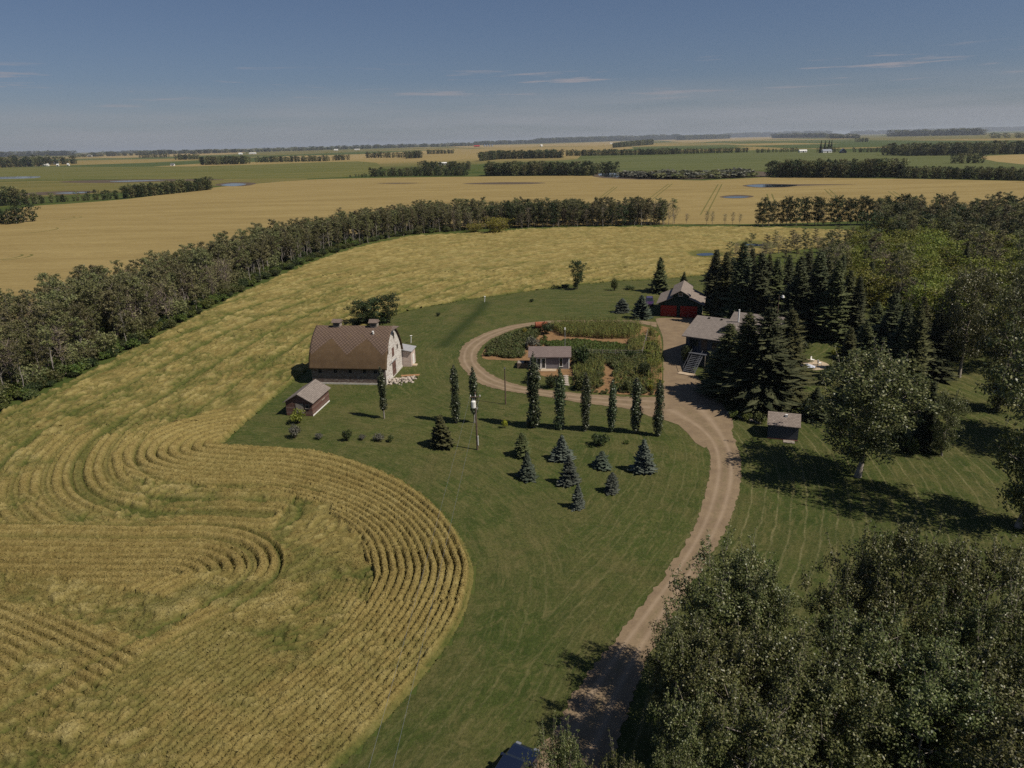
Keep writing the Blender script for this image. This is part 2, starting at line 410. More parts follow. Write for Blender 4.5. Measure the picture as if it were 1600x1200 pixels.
M['lf_olive'] = m_leaf("olive_leaves", (0.105, 0.096, 0.044), (0.190, 0.168, 0.082), 0.22, objvar=0.5)
M['lf_lime'] = m_leaf("lime_leaves", (0.100, 0.128, 0.020), (0.205, 0.215, 0.036), 0.3, objvar=0.35)
M['lf_dark'] = m_leaf("dark_leaves", (0.020, 0.034, 0.011), (0.044, 0.058, 0.019), 0.2)
M['lf_yellow'] = m_leaf("yellow_leaves", (0.12, 0.10, 0.018), (0.20, 0.155, 0.025), 0.25)
M['lf_gold'] = m_leaf("golden_leaves", (0.22, 0.22, 0.02), (0.33, 0.31, 0.03), 0.25)
M['lf_poplar'] = m_leaf("poplar_leaves", (0.056, 0.071, 0.022), (0.142, 0.148, 0.052), 0.2, 0.42, 0.35, pale=(0.25, 0.24, 0.12), palefrac=0.93, objvar=0.3)
M['lf_column'] = m_leaf("column_poplar_leaves", (0.034, 0.050, 0.022), (0.070, 0.085, 0.040), 0.18, 0.4, 0.4, pale=(0.12, 0.135, 0.07), palefrac=0.88)
M['lf_grey'] = m_leaf("greyish_leaves", (0.080, 0.085, 0.060), (0.135, 0.130, 0.100), 0.15)
M['nd_dark'] = m_leaf("spruce_needles", (0.034, 0.042, 0.020), (0.088, 0.096, 0.048), 0.12, 0.7, 0.15, objvar=0.45)
M['nd_green'] = m_leaf("green_spruce_needles", (0.044, 0.052, 0.020), (0.108, 0.112, 0.048), 0.12, 0.7, 0.15)
M['nd_blue'] = m_leaf("blue_spruce_needles", (0.046, 0.056, 0.045), (0.106, 0.119, 0.096), 0.0, 0.7, 0.15)
M['nd_grey'] = m_leaf("grey_green_spruce_needles", (0.034, 0.046, 0.034), (0.078, 0.094, 0.066), 0.0, 0.7, 0.15)
M['lf_corn'] = m_leaf("corn_leaves", (0.075, 0.100, 0.022), (0.20, 0.19, 0.055), 0.3)
M['lf_veg'] = m_leaf("vegetable_leaves", (0.050, 0.080, 0.016), (0.100, 0.120, 0.026), 0.25)
M['lf_weed'] = m_leaf("weed_leaves", (0.045, 0.066, 0.018), (0.105, 0.110, 0.036), 0.25)
M['petal'] = m_plain("yellow_petals", (0.55, 0.36, 0.03), 0.7, 0.2)
M['white'] = m_plain("white_paint", (0.72, 0.71, 0.68), 0.6, 0.08, 2.0)
M['dark'] = m_plain("dark_opening", (0.014, 0.013, 0.013), 0.8, 0.2)
M['stone'] = m_plain("field_stone", (0.36, 0.31, 0.26), 0.9, 0.4, 2.5, bump=0.3)
M['metal'] = m_plain("galvanised_metal", (0.42, 0.44, 0.47), 0.4, 0.15, 3.0, 0.5, 0.7)
M['rust'] = m_plain("rusty_metal", (0.26, 0.082, 0.042), 0.75, 0.35, 4.0)
M['red'] = m_plain("red_door_paint", (0.27, 0.020, 0.013), 0.5, 0.15, 2.0)
M['tar'] = m_plain("weathered_pole", (0.115, 0.082, 0.06), 0.9, 0.3, 4.0)
M['black'] = m_plain("black_rubber", (0.018, 0.018, 0.018), 0.8, 0.1)
M['glass'] = N("window_glass").done((0.02, 0.025, 0.03), 0.05, 0.6)
M['barn_side'] = m_boards("barn_siding", [(0.115, 0.078, 0.066), (0.165, 0.115, 0.098), (0.20, 0.158, 0.135), (0.135, 0.085, 0.072)], 0.19, peel=(0.27, 0.245, 0.22))
M['barn_end'] = m_boards("barn_gable_boards", [(0.74, 0.71, 0.67), (0.62, 0.58, 0.54), (0.78, 0.75, 0.71)], 0.17, peel=(0.34, 0.28, 0.24))
M['shed_wood'] = m_boards("shed_boards", [(0.145, 0.075, 0.062), (0.19, 0.11, 0.09), (0.11, 0.062, 0.05), (0.23, 0.165, 0.14)], 0.2)
M['siding_grey'] = m_boards("grey_siding", [(0.20, 0.185, 0.20), (0.215, 0.20, 0.215)], 0.22)
M['siding_green'] = m_boards("green_siding", [(0.026, 0.044, 0.036), (0.03, 0.05, 0.04)], 0.22)
M['siding_blue'] = m_boards("blue_grey_siding", [(0.085, 0.09, 0.105), (0.095, 0.10, 0.115)], 0.2)
M['wood'] = m_plain("grey_wood", (0.25, 0.215, 0.18), 0.9, 0.25, 3.0)
M['sh_brown'] = m_shingle("brown_shingles", (0.165, 0.125, 0.105), (0.225, 0.175, 0.15))
M['sh_tan'] = m_shingle("tan_shingles", (0.215, 0.175, 0.15), (0.30, 0.25, 0.215))
M['sh_grey'] = m_shingle("grey_brown_shingles", (0.175, 0.135, 0.125), (0.21, 0.165, 0.152))
M['sh_house'] = m_shingle("house_shingles", (0.20, 0.17, 0.15), (0.27, 0.23, 0.205))
M['roof_red'] = m_plain("red_metal_roof", (0.42, 0.05, 0.035), 0.5)
M['roof_blue'] = m_plain("blue_metal_roof", (0.16, 0.20, 0.30), 0.5)

def m_barnroof():
    n = N("barn_shingles"); x = n.attr('along'); s = n.attr('slope')          # metres along the ridge, metres down from it
    a = n.math('FRACT', n.math('DIVIDE', n.math('ADD', x, s), 0.62)); b = n.math('FRACT', n.math('DIVIDE', n.math('SUBTRACT', x, s), 0.62))
    la = n.ramp(a, [(0.0, 1.0), (0.16, 0.9), (0.26, 0.0)]); lb = n.ramp(b, [(0.0, 1.0), (0.16, 0.9), (0.26, 0.0)])
    lat = n.math('MAXIMUM', la, lb)
    c = n.coord()
    tri = n.math('ABSOLUTE', n.math('SUBTRACT', n.math('FRACT', n.math('DIVIDE', n.math('ADD', x, 2.85), 6.05)), 0.5))
    thr = n.math('MULTIPLY_ADD', tri, -6.0, 6.1)
    thr = n.math('ADD', thr, n.math('MULTIPLY', n.math('SUBTRACT', n.noise(1.2, 3, 0.6, c), 0.5), 0.5))
    up = n.math('LESS_THAN', s, thr)
    top = n.mix(n.math('MULTIPLY', lat, 0.9), (0.165, 0.115, 0.088), (0.042, 0.031, 0.027))
    low = n.ramp(n.noise(0.8, 6, 0.7, c), [(0.3, (0.092, 0.060, 0.034)), (0.7, (0.125, 0.083, 0.048))])
    col = n.mix(up, low, top)
    col = n.mix(n.ramp(n.noise(3, 5, 0.7, c), [(0.35, 0.4), (0.6, 0.0)]), col, (0.06, 0.042, 0.028))
    col = n.mix(n.ramp(n.noise(1.1, 6, 0.75, n.coord(scale=(1, 1, 0.5))), [(0.55, 0.0), (0.72, 0.5)]), col, (0.15, 0.105, 0.055))
    n.bump(n.math('MULTIPLY', n.math('MULTIPLY', lat, up), -1.0), 0.6, 0.05)
    return n.done(col, 0.95, 0.1)
M['barn_roof'] = m_barnroof()
#PART2
# ================================================================== THE LAND
def sheet(name, P, z, mat, kind='structure', label=None):
    """flat polygon sheet"""
    bm = bmesh.new(); vs = [bm.verts.new((p[0], p[1], z)) for p in P]
    f = bm.faces.new(vs)
    bmesh.ops.triangulate(bm, faces=[f]); bmesh.ops.recalc_face_normals(bm, faces=bm.faces)
    if bm.faces and sum(g.normal.z for g in bm.faces) < 0: bmesh.ops.reverse_faces(bm, faces=bm.faces)
    me = bpy.data.meshes.new(name); bm.to_mesh(me); bm.free(); me.materials.append(mat)
    return link(name, me, kind=kind, label=label)

# ground: one sheet of rings out to the horizon
_r = [0, 60, 200, 600, 1500, 4000, 10000, 24000, 40000]; _V = [(0, 0, 0)]; _Fc = []
for r in _r[1:]: _V += [(r * cos(2 * pi * k / 64), r * sin(2 * pi * k / 64), 0) for k in range(64)]
_me = bpy.data.meshes.new("ground")
_Fc = [(0, 1 + k, 1 + (k + 1) % 64) for k in range(64)]
for i in range(len(_r) - 2):
    for k in range(64):
        a = 1 + i * 64 + k; b = 1 + i * 64 + (k + 1) % 64; _Fc.append((a, a + 64, b + 64, b))
_me.from_pydata(_V, [], _Fc); _me.materials.append(M['ground']); link("ground", _me, kind='structure')

# --- outlines (survey photo points laid on the ground)
LAWN_N = [(345, 697), (372, 672), (400, 647), (425, 625), (452, 603), (476, 582), (500, 566), (530, 545), (560, 525), (590, 507), (622, 491), (660, 481), (700, 474), (740, 467), (800, 459), (850, 452), (900, 446), (960, 440), (1020, 437), (1060, 434), (1100, 430)]
CROP_S = [(345, 697), (400, 701), (480, 706), (560, 724), (640, 760), (700, 812), (733, 868), (739, 910), (716, 980), (652, 1070), (570, 1160), (530, 1200), (470, 1270), (420, 1340)]
WOOD_E = [(-260, 770), (-120, 705), (0, 648), (100, 603), (200, 551), (300, 499), (400, 449), (490, 410), (560, 388), (640, 371), (720, 366), (800, 361), (870, 357), (960, 356), (1060, 355.5), (1180, 356), (1330, 361)]
lawn_n, crop_s, wood_e = smooth(Gs(LAWN_N), 4), smooth(Gs(CROP_S), 6), smooth(Gs(WOOD_E), 5)
east_end = Gs([(1362, 372), (1300, 385), (1190, 398), (1140, 412)])
south_end = Gs([(300, 1400), (-100, 1420), (-700, 1300), (-700, 1000)])
CROP_POLY = np.concatenate([wood_e, east_end, lawn_n[::-1], crop_s[1:], south_end])
LAWN_POLY = np.concatenate([lawn_n, Gs([(1200, 415), (1400, 400), (1700, 410)]), np.array([[150, 130], [130, 60], [80, 10], [0, 6]]), crop_s[::-1][:-1]])

# driveway
DL = [(735, 1290), (812, 1200), (866, 1140), (897, 1085), (945, 1020), (1000, 950), (1050, 882), (1085, 822), (1104, 766), (1110, 722), (1101, 690), (1078, 668), (1045, 654), (1010, 645)]
DR = [(880, 1290), (948, 1200), (972, 1140), (990, 1085), (1012, 1030), (1048, 965), (1092, 898), (1127, 840), (1147, 796), (1157, 752), (1156, 712), (1146, 682), (1135, 655), (1122, 628)]
drive_l, drive_r = smooth(Gs(DL), 16), smooth(Gs(DR), 16)
LOOP_O = [(1010, 645), (960, 636), (909, 630), (844, 619), (790, 611), (752, 600), (730, 584), (718, 566), (718, 552), (724, 540), (740, 529), (765, 518), (800, 508.5), (850, 502), (900, 500.5), (960, 500), (1000, 501), (1026, 504)]
LOOP_I = [(1030, 621), (975, 620), (916, 616), (855, 609.5), (812, 602), (780, 592), (758, 578), (747, 565), (746, 552), (752, 543), (762, 534), (780, 524), (808, 514), (852, 506), (900, 504.5), (960, 504), (1000, 506), (1026, 512)]
loop_o, loop_i = smooth(Gs(LOOP_O), 10), smooth(Gs(LOOP_I), 10)
YARD = [(1000, 644), (1030, 621), (1036, 600), (1036, 560), (1036, 530), (1031, 515), (1026, 503), (1031, 497), (1098, 499), (1112, 510), (1090, 545), (1082, 575), (1094, 594), (1112, 612), (1130, 634), (1146, 668), (1100, 700), (1060, 664)]

def ribbon(name, L, Rr, z, mat, seed):
    n = min(len(L), len(Rr)); V = []; A = []; Fc = []; K = 7
    for i in range(n):
        a, b = L[i], Rr[i]
        for k in range(K):
            t = k / (K - 1); e = 0.0
            if k in (0, K - 1): e = (rng.random() - 0.5) * 0.42 / max(0.5, np.linalg.norm(b - a))
            p = a + (b - a) * (t + e); V.append((p[0], p[1], z)); A.append(t)
    for i in range(n - 1):
        for k in range(K - 1):
            q = i * K + k; Fc.append((q, q + 1, q + K + 1, q + K))
    me = mesh_np(name, np.array(V), np.array(Fc), mat, {'across': A})
    bm = bmesh.new(); bm.from_mesh(me)
    if sum(f.normal.z for f in bm.faces) < 0: bmesh.ops.reverse_faces(bm, faces=bm.faces)
    bm.to_mesh(me); bm.free()
    return link(name, me, kind='structure')

def resample(P, n):
    d = np.concatenate([[0], np.cumsum(np.linalg.norm(np.diff(P, axis=0), axis=1))]); t = np.linspace(0, d[-1], n)
    return np.stack([np.interp(t, d, P[:, 0]), np.interp(t, d, P[:, 1])], 1)
yard_poly = smooth(Gs(YARD), 3, True)
ribbon("driveway", drive_l, drive_r, 0.045, M['gravel'], 1)
ribbon("loop_driveway", loop_o, loop_i, 0.049, M['gravel'], 2)
sheet("gravel_yard", yard_poly, 0.041, M['gravel'])
road_mid = (drive_l + drive_r) / 2

# lawn with its mowing lines
def grid(x0, x1, y0, y1, st): return np.meshgrid(np.arange(x0, x1, st), np.arange(y0, y1, st))
X, Y = grid(-45, 150, 5, 232, 0.75)
Ls_d, _ = pl_dist(X, Y, crop_s); Rd, _ = pl_dist(X, Y, road_mid); Ld, _ = pl_dist(X, Y, (loop_o + loop_i) / 2)
cx = (X[:-1, :-1] + X[1:, 1:]) / 2; cy = (Y[:-1, :-1] + Y[1:, 1:]) / 2
ok = inside(cx, cy, LAWN_POLY)
idx = np.arange(X.size).reshape(X.shape)
Q = np.stack([idx[:-1, :-1], idx[:-1, 1:], idx[1:, 1:], idx[1:, :-1]], -1)[ok]
use, inv = np.unique(Q, return_inverse=True)
east = (Rd < 0)
mow = np.minimum(np.minimum(np.abs(Rd), np.abs(Ls_d) + 0.7), np.abs(Ld) + 0.3)
stripe = np.clip(0.12 + 0.75 * east.astype(float) + 0.3 * (np.abs(Rd) < 12) , 0, 1)
lz = 0.02 + 0.0 * X
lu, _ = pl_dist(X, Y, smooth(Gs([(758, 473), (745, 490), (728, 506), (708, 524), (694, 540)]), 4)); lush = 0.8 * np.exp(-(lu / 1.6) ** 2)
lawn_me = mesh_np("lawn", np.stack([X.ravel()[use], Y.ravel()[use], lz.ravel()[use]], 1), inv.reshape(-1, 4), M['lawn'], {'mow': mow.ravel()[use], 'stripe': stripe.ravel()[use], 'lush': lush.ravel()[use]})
link("lawn", lawn_me, kind='structure')

# --- the standing grain: rows, wheel tracks and lodged patches as relief
TONGUE = [(-300, 815), (-100, 821), (0, 822), (150, 824), (250, 825), (330, 824), (390, 832), (432, 852), (447, 882), (432, 912), (375, 958), (280, 1010), (190, 1062), (80, 1120), (-60, 1190), (-300, 1290)]
CURVE_C = [(1330, 372), (1100, 380), (900, 392), (760, 412), (640, 438), (520, 478), (430, 518), (340, 570), (250, 625), (180, 668), (140, 702), (122, 735), (124, 762), (150, 785), (200, 801), (260, 808), (340, 808), (420, 812)]
tongue, curve_c = smooth(Gs(TONGUE), 6), smooth(Gs(CURVE_C), 6)
DIAG = Gs([(0, 965), (210, 1060)])
LOWER = Gs([(-400, 985), (-50, 935), (120, 980), (230, 1030), (170, 1075), (60, 1130), (-120, 1220), (-400, 1300)])
MESSY2 = Gs([(-50, 900), (60, 905), (200, 930), (330, 955), (240, 1010), (130, 985), (0, 945), (-50, 940)])

def crop_surface(x, y, lod):
    dS, aS = pl_dist(x, y, crop_s); dS = np.abs(dS)
    dE, _ = pl_dist(x, y, CROP_POLY, True); dE = np.abs(dE)
    dT, aT = pl_dist(x, y, tongue); dC, aC = pl_dist(x, y, curve_c)
    inT = inside(x, y, tongue); inL = inside(x, y, LOWER); inM2 = inside(x, y, MESSY2)
    dd = DIAG[1] - DIAG[0]; dd = dd / np.linalg.norm(dd)
    dD = (x - DIAG[0][0]) * dd[1] - (y - DIAG[0][1]) * dd[0]; aD = (x - DIAG[0][0]) * dd[0] + (y - DIAG[0][1]) * dd[1]
    wob = (fbm(x / 5, y / 5, 3, 5) - 0.5) * 1.0
    famA = dS < 9.6 + wob * 3.0
    north = y > 80
    famA = dS < (9.2 + wob * 3.0) * (1 + 0.45 * sstep(62, 88, y))
    across = np.where(famA, dS, np.where(inT & inL, dD, np.where(inT, np.abs(dT), dC)))
    along = np.where(famA, aS, np.where(inT & inL, aD, np.where(inT, aT, aC)))
    fan = 1 + 0.95 * sstep(62, 88, y)
    famA = dS < (9.2 + wob * 3.0) * (1 + 0.45 * sstep(62, 88, y))
    low_ = (~famA) & (~inT) & (y < 56) & (dS < 24)
    across = np.where(low_, dS, across); along = np.where(low_, aS, along)
    sp = np.where(famA, np.where(y < 52, 0.62, 0.74 * fan), np.where(low_, 0.62, np.where(inT & inL, 0.85, np.where(inT, 1.05, 1.1))))
    # how upright the stand is: 1 = clean rows, 0 = lodged flat
    lodge_n = fbm(x / 9, y / 9, 4, 11)
    up = np.where(famA, 1.0 - 0.5 * sstep(0.0, 5.0, (52.5 - y) + 10 * (lodge_n - 0.5)), 0.0)
    low = (~famA) & (~inT) & (y < 56) & (dS < 24)
    up = np.where(low, 0.42 * sstep(25, 18, dS), up)
    up = np.where(inT & ~inM2, 0.97, up)
    up = np.where(~famA & ~inT & (np.abs(dC) < 8.5) & (y < 92) & (x < -25), 0.85, up)
    up = np.where(~famA & (y > 92), 0.12, up)
    up = np.clip(up - 0.8 * sstep(0.55, 0.68, lodge_n) * np.where(famA, 0.15, 1.0), 0.05, 1)
    fr = across / sp + wob * 0.35
    fr = fr - np.floor(fr)
    gap = np.exp(-((fr - 0.5) / 0.135) ** 2)
    gapn = 0.55 + 0.75 * fbm(along / 1.6, across / 0.9, 3, 21)
    # lodged swirls: streaks drawn out along the drilling direction
    wx = x + 1.6 * (fbm(x / 6, y / 6, 3, 31) - 0.5) * 2; wy = y + 1.6 * (fbm(x / 6, y / 6, 3, 41) - 0.5) * 2
    dC2, aC2 = (dC, aC)
    st1 = fbm(aC2 / 2.3 + (wx - x) * .5, (dC2 + (wy - y)) / 0.62, 3, 51)
    st2 = 0.6 * fbm(wx / 0.85, wy / 0.65, 3, 61) + 0.4 * fbm(wx / 2.2, wy / 1.6, 2, 62)
    farw = sstep(75, 110, y)
    st = st1 * (0.35 + 0.5 * farw) + st2 * (0.65 - 0.5 * farw)
    crease = 1 - np.abs(2 * st - 1.0) * 4.2; crease = np.clip(crease, 0, 1)       # narrow dark creases between laid swaths
    swell = (fbm(aC2 / 7, dC2 / 2.4, 3, 71) - 0.5)
    patch = sstep(0.40, 0.58, fbm(x / 14, y / 8, 4, 81))
    lo = (1 - up)
    h = 0.80 - up * gap * 0.64 * gapn - lo * (0.18 + 0.50 * crease * (0.5 + 0.5 * patch) - 0.75 * (st - 0.5)) + lo * swell * np.where(y > 90, 0.06, 0.18)
    green = up * gap * 0.62 * gapn + lo * (0.72 * crease * (0.4 + 0.6 * patch) + 0.42 * sstep(0.46, 0.62, fbm(x / 4, y / 3, 4, 91)))
    # drilled bouts on the long strip: bands of standing and laid crop, with wheel tracks between
    strip = (~famA) & (~inT)
    tr = np.where(strip, np.abs(((dC + wob * 0.8) / 9.5) - np.round((dC + wob * 0.8) / 9.5)) * 9.5, 9)
    w = np.where(y > 120, 0.75, 0.5)
    trk = np.exp(-(tr / w) ** 2) * (0.45 + 1.0 * fbm(aC / 5, dC * 0 + 3.3, 3, 101)) * (y > 66)
    for off in (0.0, 2.6):                                                        # wheel tracks round the tongue
        q = np.where(inT, np.abs(dT), 99.0); trk = np.maximum(trk, 0.85 * np.exp(-((q - 0.4 - off) / 0.28) ** 2))
    for off in (0.6, 3.3, 6.6):
        trk = np.maximum(trk, 0.75 * np.exp(-((np.abs(dC) - off) / 0.26) ** 2) * ((y < 92) & (x < -22) & ~inT))
    h = h - 0.42 * np.clip(trk, 0, 1); green = green + 0.75 * np.clip(trk, 0, 1)
    # beyond the garage the stand is cleaner
    far = sstep(150, 260, y)
    green = green * (1 - 0.45 * far) + 0.15 * (1 - up) * (1 - far)
    tone = np.clip(0.06 + 0.28 * rng.random(x.shape) + np.where(y > 90, 0.42, 0.6) * (st - 0.5) * 2 * lo + 0.40 * fbm(x / 0.9, y / 0.7, 2, 111) + 0.22 * (fbm(x / 16, y / 10, 3, 121) - 0.5) + 0.16 * lo * (1 - crease) * 0.5, 0, 1)
    edge = sstep(0.05, 0.55, dE + 0.25 * (fbm(x / 0.9, y / 0.9, 2, 131) - 0.5))
    wet = np.ones(x.shape)
    for (pu, pv, ra, rb) in ((1102, 397.5, 5.5, 8.0), (1180, 383, 6.5, 10.0)):
        pc = G(pu, pv); q = np.sqrt(((x - pc.x) / ra) ** 2 + ((y - pc.y) / rb) ** 2) + 0.35 * (fbm(x / 4, y / 4, 3, 141) - 0.5); wet = np.minimum(wet, sstep(0.95, 1.35, q))
    green = np.maximum(green, (1 - wet) * 0.8)
    h = np.maximum(h, 0.06) * edge * wet
    green = np.clip(green + (1 - edge) * 0.6, 0, 1)
    return h, green, tone, up

Vs, As, Bs, Fs = [], [], [], []; base = 0
TUFT = []
for (d0, d1, stp) in ((0, 60, 0.115), (60, 96, 0.17), (96, 150, 0.27), (150, 218, 0.4), (218, 420, 0.75)):
    X, Y = grid(-150 if d1 > 100 else -100, 150 if d1 > 200 else 25, 26, min(d1 + 2, 345), stp)
    X = X + (rng.random(X.shape) - 0.5) * stp * 0.7; Y = Y + (rng.random(Y.shape) - 0.5) * stp * 0.7
    cx = (X[:-1, :-1] + X[1:, 1:]) / 2; cy = (Y[:-1, :-1] + Y[1:, 1:]) / 2
    dep = (cy * cos(PITCH) + CAM_H * sin(PITCH))
    ok = inside(cx, cy, CROP_POLY) & (cy >= d0) & (cy < d1 + stp) & (cx > -0.72 * dep - 12) & (cx < 0.72 * dep + 10)
    idx = np.arange(X.size).reshape(X.shape)
    Q = np.stack([idx[:-1, :-1], idx[:-1, 1:], idx[1:, 1:], idx[1:, :-1]], -1)[ok]
    use, inv = np.unique(Q, return_inverse=True); x = X.ravel()[use]; y = Y.ravel()[use]
    h, g, t, up = crop_surface(x, y, stp)
    h = h + (rng.random(h.shape) - 0.5) * (0.16 if stp < 0.2 else 0.22) * np.clip(h / 0.4, 0, 1)
    Vs.append(np.stack([x, y, h + 0.02], 1)); As.append(g); Bs.append(t); Fs.append(inv.reshape(-1, 4) + base); base += len(x)
    if d1 <= 96: TUFT.append((x, y, h, g, t))
crop_me = mesh_np("standing_grain", np.concatenate(Vs), np.concatenate(Fs), M['crop'], {'green': np.concatenate(As), 'tone': np.concatenate(Bs)})
link("standing_grain", crop_me, kind='stuff', label="golden ripening grain with curved drill rows and lodged swirls beside the lawn", cat="crop")
# ears and stalks standing proud of the canopy in the nearest part of the field
V, Fc, ag, at = [], [], [], []
for (x, y, h, g, t) in TUFT:
    n = int(len(x) * 0.55); k = rng.choice(len(x), n, replace=False)
    k = k[(h[k] > 0.25) & (g[k] < 0.75)]; n = len(k); a = rng.random(n) * 2 * pi; L = 0.10 + 0.14 * rng.random(n); wd = 0.035 + 0.02 * rng.random(n)
    bx, by, bz = x[k], y[k], h[k] - 0.03
    lean = 0.20 * rng.random(n); th = rng.random(n) * 2 * pi
    p0 = np.stack([bx - wd * np.cos(a), by - wd * np.sin(a), bz], 1); p1 = np.stack([bx + wd * np.cos(a), by + wd * np.sin(a), bz], 1)
    p2 = np.stack([bx + lean * np.cos(th), by + lean * np.sin(th), bz + L], 1)
    b0 = sum(len(q) for q in V); V.append(np.stack([p0, p1, p2], 1).reshape(-1, 3)); Fc.append((np.arange(3 * n).reshape(-1, 3) + b0))
    ag.append(np.repeat(g[k] * 0.7, 3)); at.append(np.repeat(np.clip(t[k] + 0.25 * rng.random(n), 0, 1), 3))
link("grain_ears", mesh_np("grain_ears", np.concatenate(V), np.concatenate(Fc), M['crop'], {'green': np.concatenate(ag), 'tone': np.concatenate(at)}), kind='stuff',
     label="ears and stalks of the nearest golden grain", cat="crop")

# --- far fields, ponds
def far_sheet(name, pts, z, mat, n=3): return sheet(name, smooth(Gs(pts), n, True) if n > 1 else Gs(pts), z, mat)
far_sheet("far_grain_field", [(-500, 470), (-300, 395), (-60, 352), (36, 324), (100, 319), (200, 311), (262, 303), (330, 293.5), (400, 287), (480, 281), (560, 278.5), (700, 276.5), (850, 275), (950, 275), (1040, 280), (1100, 282), (1200, 277), (1320, 278.5), (1450, 280), (1600, 283), (1800, 284), (1900, 320), (1600, 334), (1400, 343), (1200, 350), (1080, 350.5), (900, 352), (600, 362), (300, 420), (0, 520), (-300, 640)], 0.06, M['gold'], 2)
far_sheet("hay_strip_field", [(-300, 300), (0, 284), (200, 281.5), (420, 279), (480, 280.5), (330, 291), (200, 300), (0, 312), (-300, 345)], 0.05, M['olive'])
far_sheet("left_meadow", [(-400, 290), (0, 262), (300, 260), (560, 252), (590, 268), (480, 279), (200, 280), (0, 283), (-400, 300)], 0.045, M['green2'])
far_sheet("upper_grain_field", [(600, 249), (690, 236), (760, 231.5), (880, 229), (960, 228), (990, 232), (900, 238), (760, 246), (690, 251)], 0.06, M['gold'])
far_sheet("pale_straw_strip", [(700, 229.5), (760, 226.5), (850, 225), (965, 221), (965, 226), (850, 229), (760, 231)], 0.09, M['gold2'])
far_sheet("pale_green_field", [(820, 256), (900, 249), (1000, 245), (1100, 242), (1210, 238), (1225, 262), (1190, 266), (1100, 267), (985, 269), (900, 266), (830, 262)], 0.055, M['green'])
far_sheet("right_pasture", [(1212, 238), (1330, 238), (1450, 238), (1620, 240), (1800, 238), (1800, 272), (1600, 273), (1420, 266), (1300, 256), (1212, 262)], 0.05, M['green'])
far_sheet("small_grain_field", [(1535, 244), (1700, 240), (1760, 252), (1600, 257)], 0.075, M['gold2'])
far_sheet("straw_field_horizon", [(1040, 216), (1210, 210.5), (1330, 209), (1330, 213), (1210, 217.5), (1120, 221), (1060, 222)], 0.12, M['gold2'])
far_sheet("straw_field_right", [(1330, 214), (1470, 211), (1600, 208), (1700, 207), (1700, 214), (1500, 217), (1370, 219)], 0.12, M['olive'])
far_sheet("straw_field_left", [(160, 243), (240, 239.5), (370, 236.5), (372, 240), (250, 244.5), (170, 247)], 0.12, M['gold2'])
far_sheet("grain_field_left", [(560, 241), (660, 235.5), (760, 232), (690, 238), (600, 248), (420, 250), (450, 244)], 0.058, M['gold2'])
far_sheet("grain_band_left", [(380, 240), (460, 236), (640, 231.5), (700, 231), (560, 237), (420, 243)], 0.1, M['olive'])
def pond(pts, bank=None, z=0.10):
    if bank: far_sheet("pond_bank", bank, z - 0.02, M['mud'])
    far_sheet("pond_water", pts, z, M['water'])
pond([(1166, 290), (1190, 288.2), (1230, 288.6), (1246, 290), (1225, 292.2), (1185, 292.6)], [(1160, 290), (1190, 287.4), (1250, 288), (1330, 288.3), (1330, 288.7), (1252, 290.5), (1225, 292.8), (1180, 293.1)])
pond([(1130, 308), (1150, 307), (1170, 307.6), (1160, 309.2), (1140, 309.4)], [(1124, 307.5), (1150, 304.5), (1178, 306.5), (1164, 309.7), (1138, 310)])
pond([(935, 272), (960, 270), (1000, 271), (1030, 274), (985, 277), (945, 276.5)], [(925, 272), (960, 269), (1060, 270), (1190, 268), (1195, 276), (1040, 281), (940, 278)])
pond([(1088, 398), (1096, 396), (1112, 395.6), (1115, 398.6), (1098, 400)], None, 0.07)
pond([(1163, 382.4), (1178, 381), (1196, 383), (1180, 385)], None, 0.07)
pond([(-60, 278), (20, 276), (62, 275.8), (50, 278.5), (-20, 280)], None)
pond([(170, 283.5), (205, 282.2), (260, 281.5), (200, 284)], [(90, 284.5), (150, 281.5), (300, 280), (350, 281), (240, 284), (160, 286)])
pond([(345, 289.5), (362, 286.5), (385, 287.5), (368, 291)], [(335, 289.5), (360, 285), (400, 286), (380, 291)])
pond([(85, 302), (112, 300.5), (140, 300), (118, 302.5)], [(20, 303.5), (90, 299), (150, 298.5), (130, 303), (60, 305)])
far_sheet("wet_hollow", [(722, 287), (760, 285.4), (800, 284.8), (852, 285.6), (830, 287.5), (770, 288.2)], 0.09, M['mud'])
far_sheet("wet_hollow", [(588, 286.4), (620, 285.6), (655, 286.2), (620, 287.2)], 0.09, M['mud'])
# tramlines: lanes left bare by the sprayer wheels
for (a, b, c) in (((1005, 320), (1048, 287), 3.0), ((1099, 336), (1125, 288), 3.0), ((1207, 318), (1202, 303), 3.2), ((1305, 308), (1292, 296), 3.0), ((1410, 311), (1392, 299), 3.0), ((940, 309), (962, 292), 2.6)):
    A, B = np.array(G(*a)[:2]), np.array(G(*b)[:2]); d = (B - A) / np.linalg.norm(B - A); nn = np.array([-d[1], d[0]])
    for o in (-c / 2, c / 2):
        sheet("tramline", [A + nn * (o - 0.35), A + nn * (o + 0.35), B + nn * (o + 0.45), B + nn * (o - 0.45)], 0.08, M['olive'])
for ring_c, rr in (((10, 402), 4.0), ((24, 402), 4.2), ((98, 341), 5.0), ((108, 341), 5.2), ((60, 360), 7.0)):
    A = np.array(G(*ring_c)[:2]); k = np.linspace(-1.6, 1.3, 12)
    sheet("tramline", np.concatenate([A + np.stack([rr * np.cos(k), 1.6 * rr * np.sin(k)], 1), (A + np.stack([(rr + 0.9) * np.cos(k), 1.6 * (rr + 0.6) * np.sin(k)], 1))[::-1]]), 0.08, M['olive'])
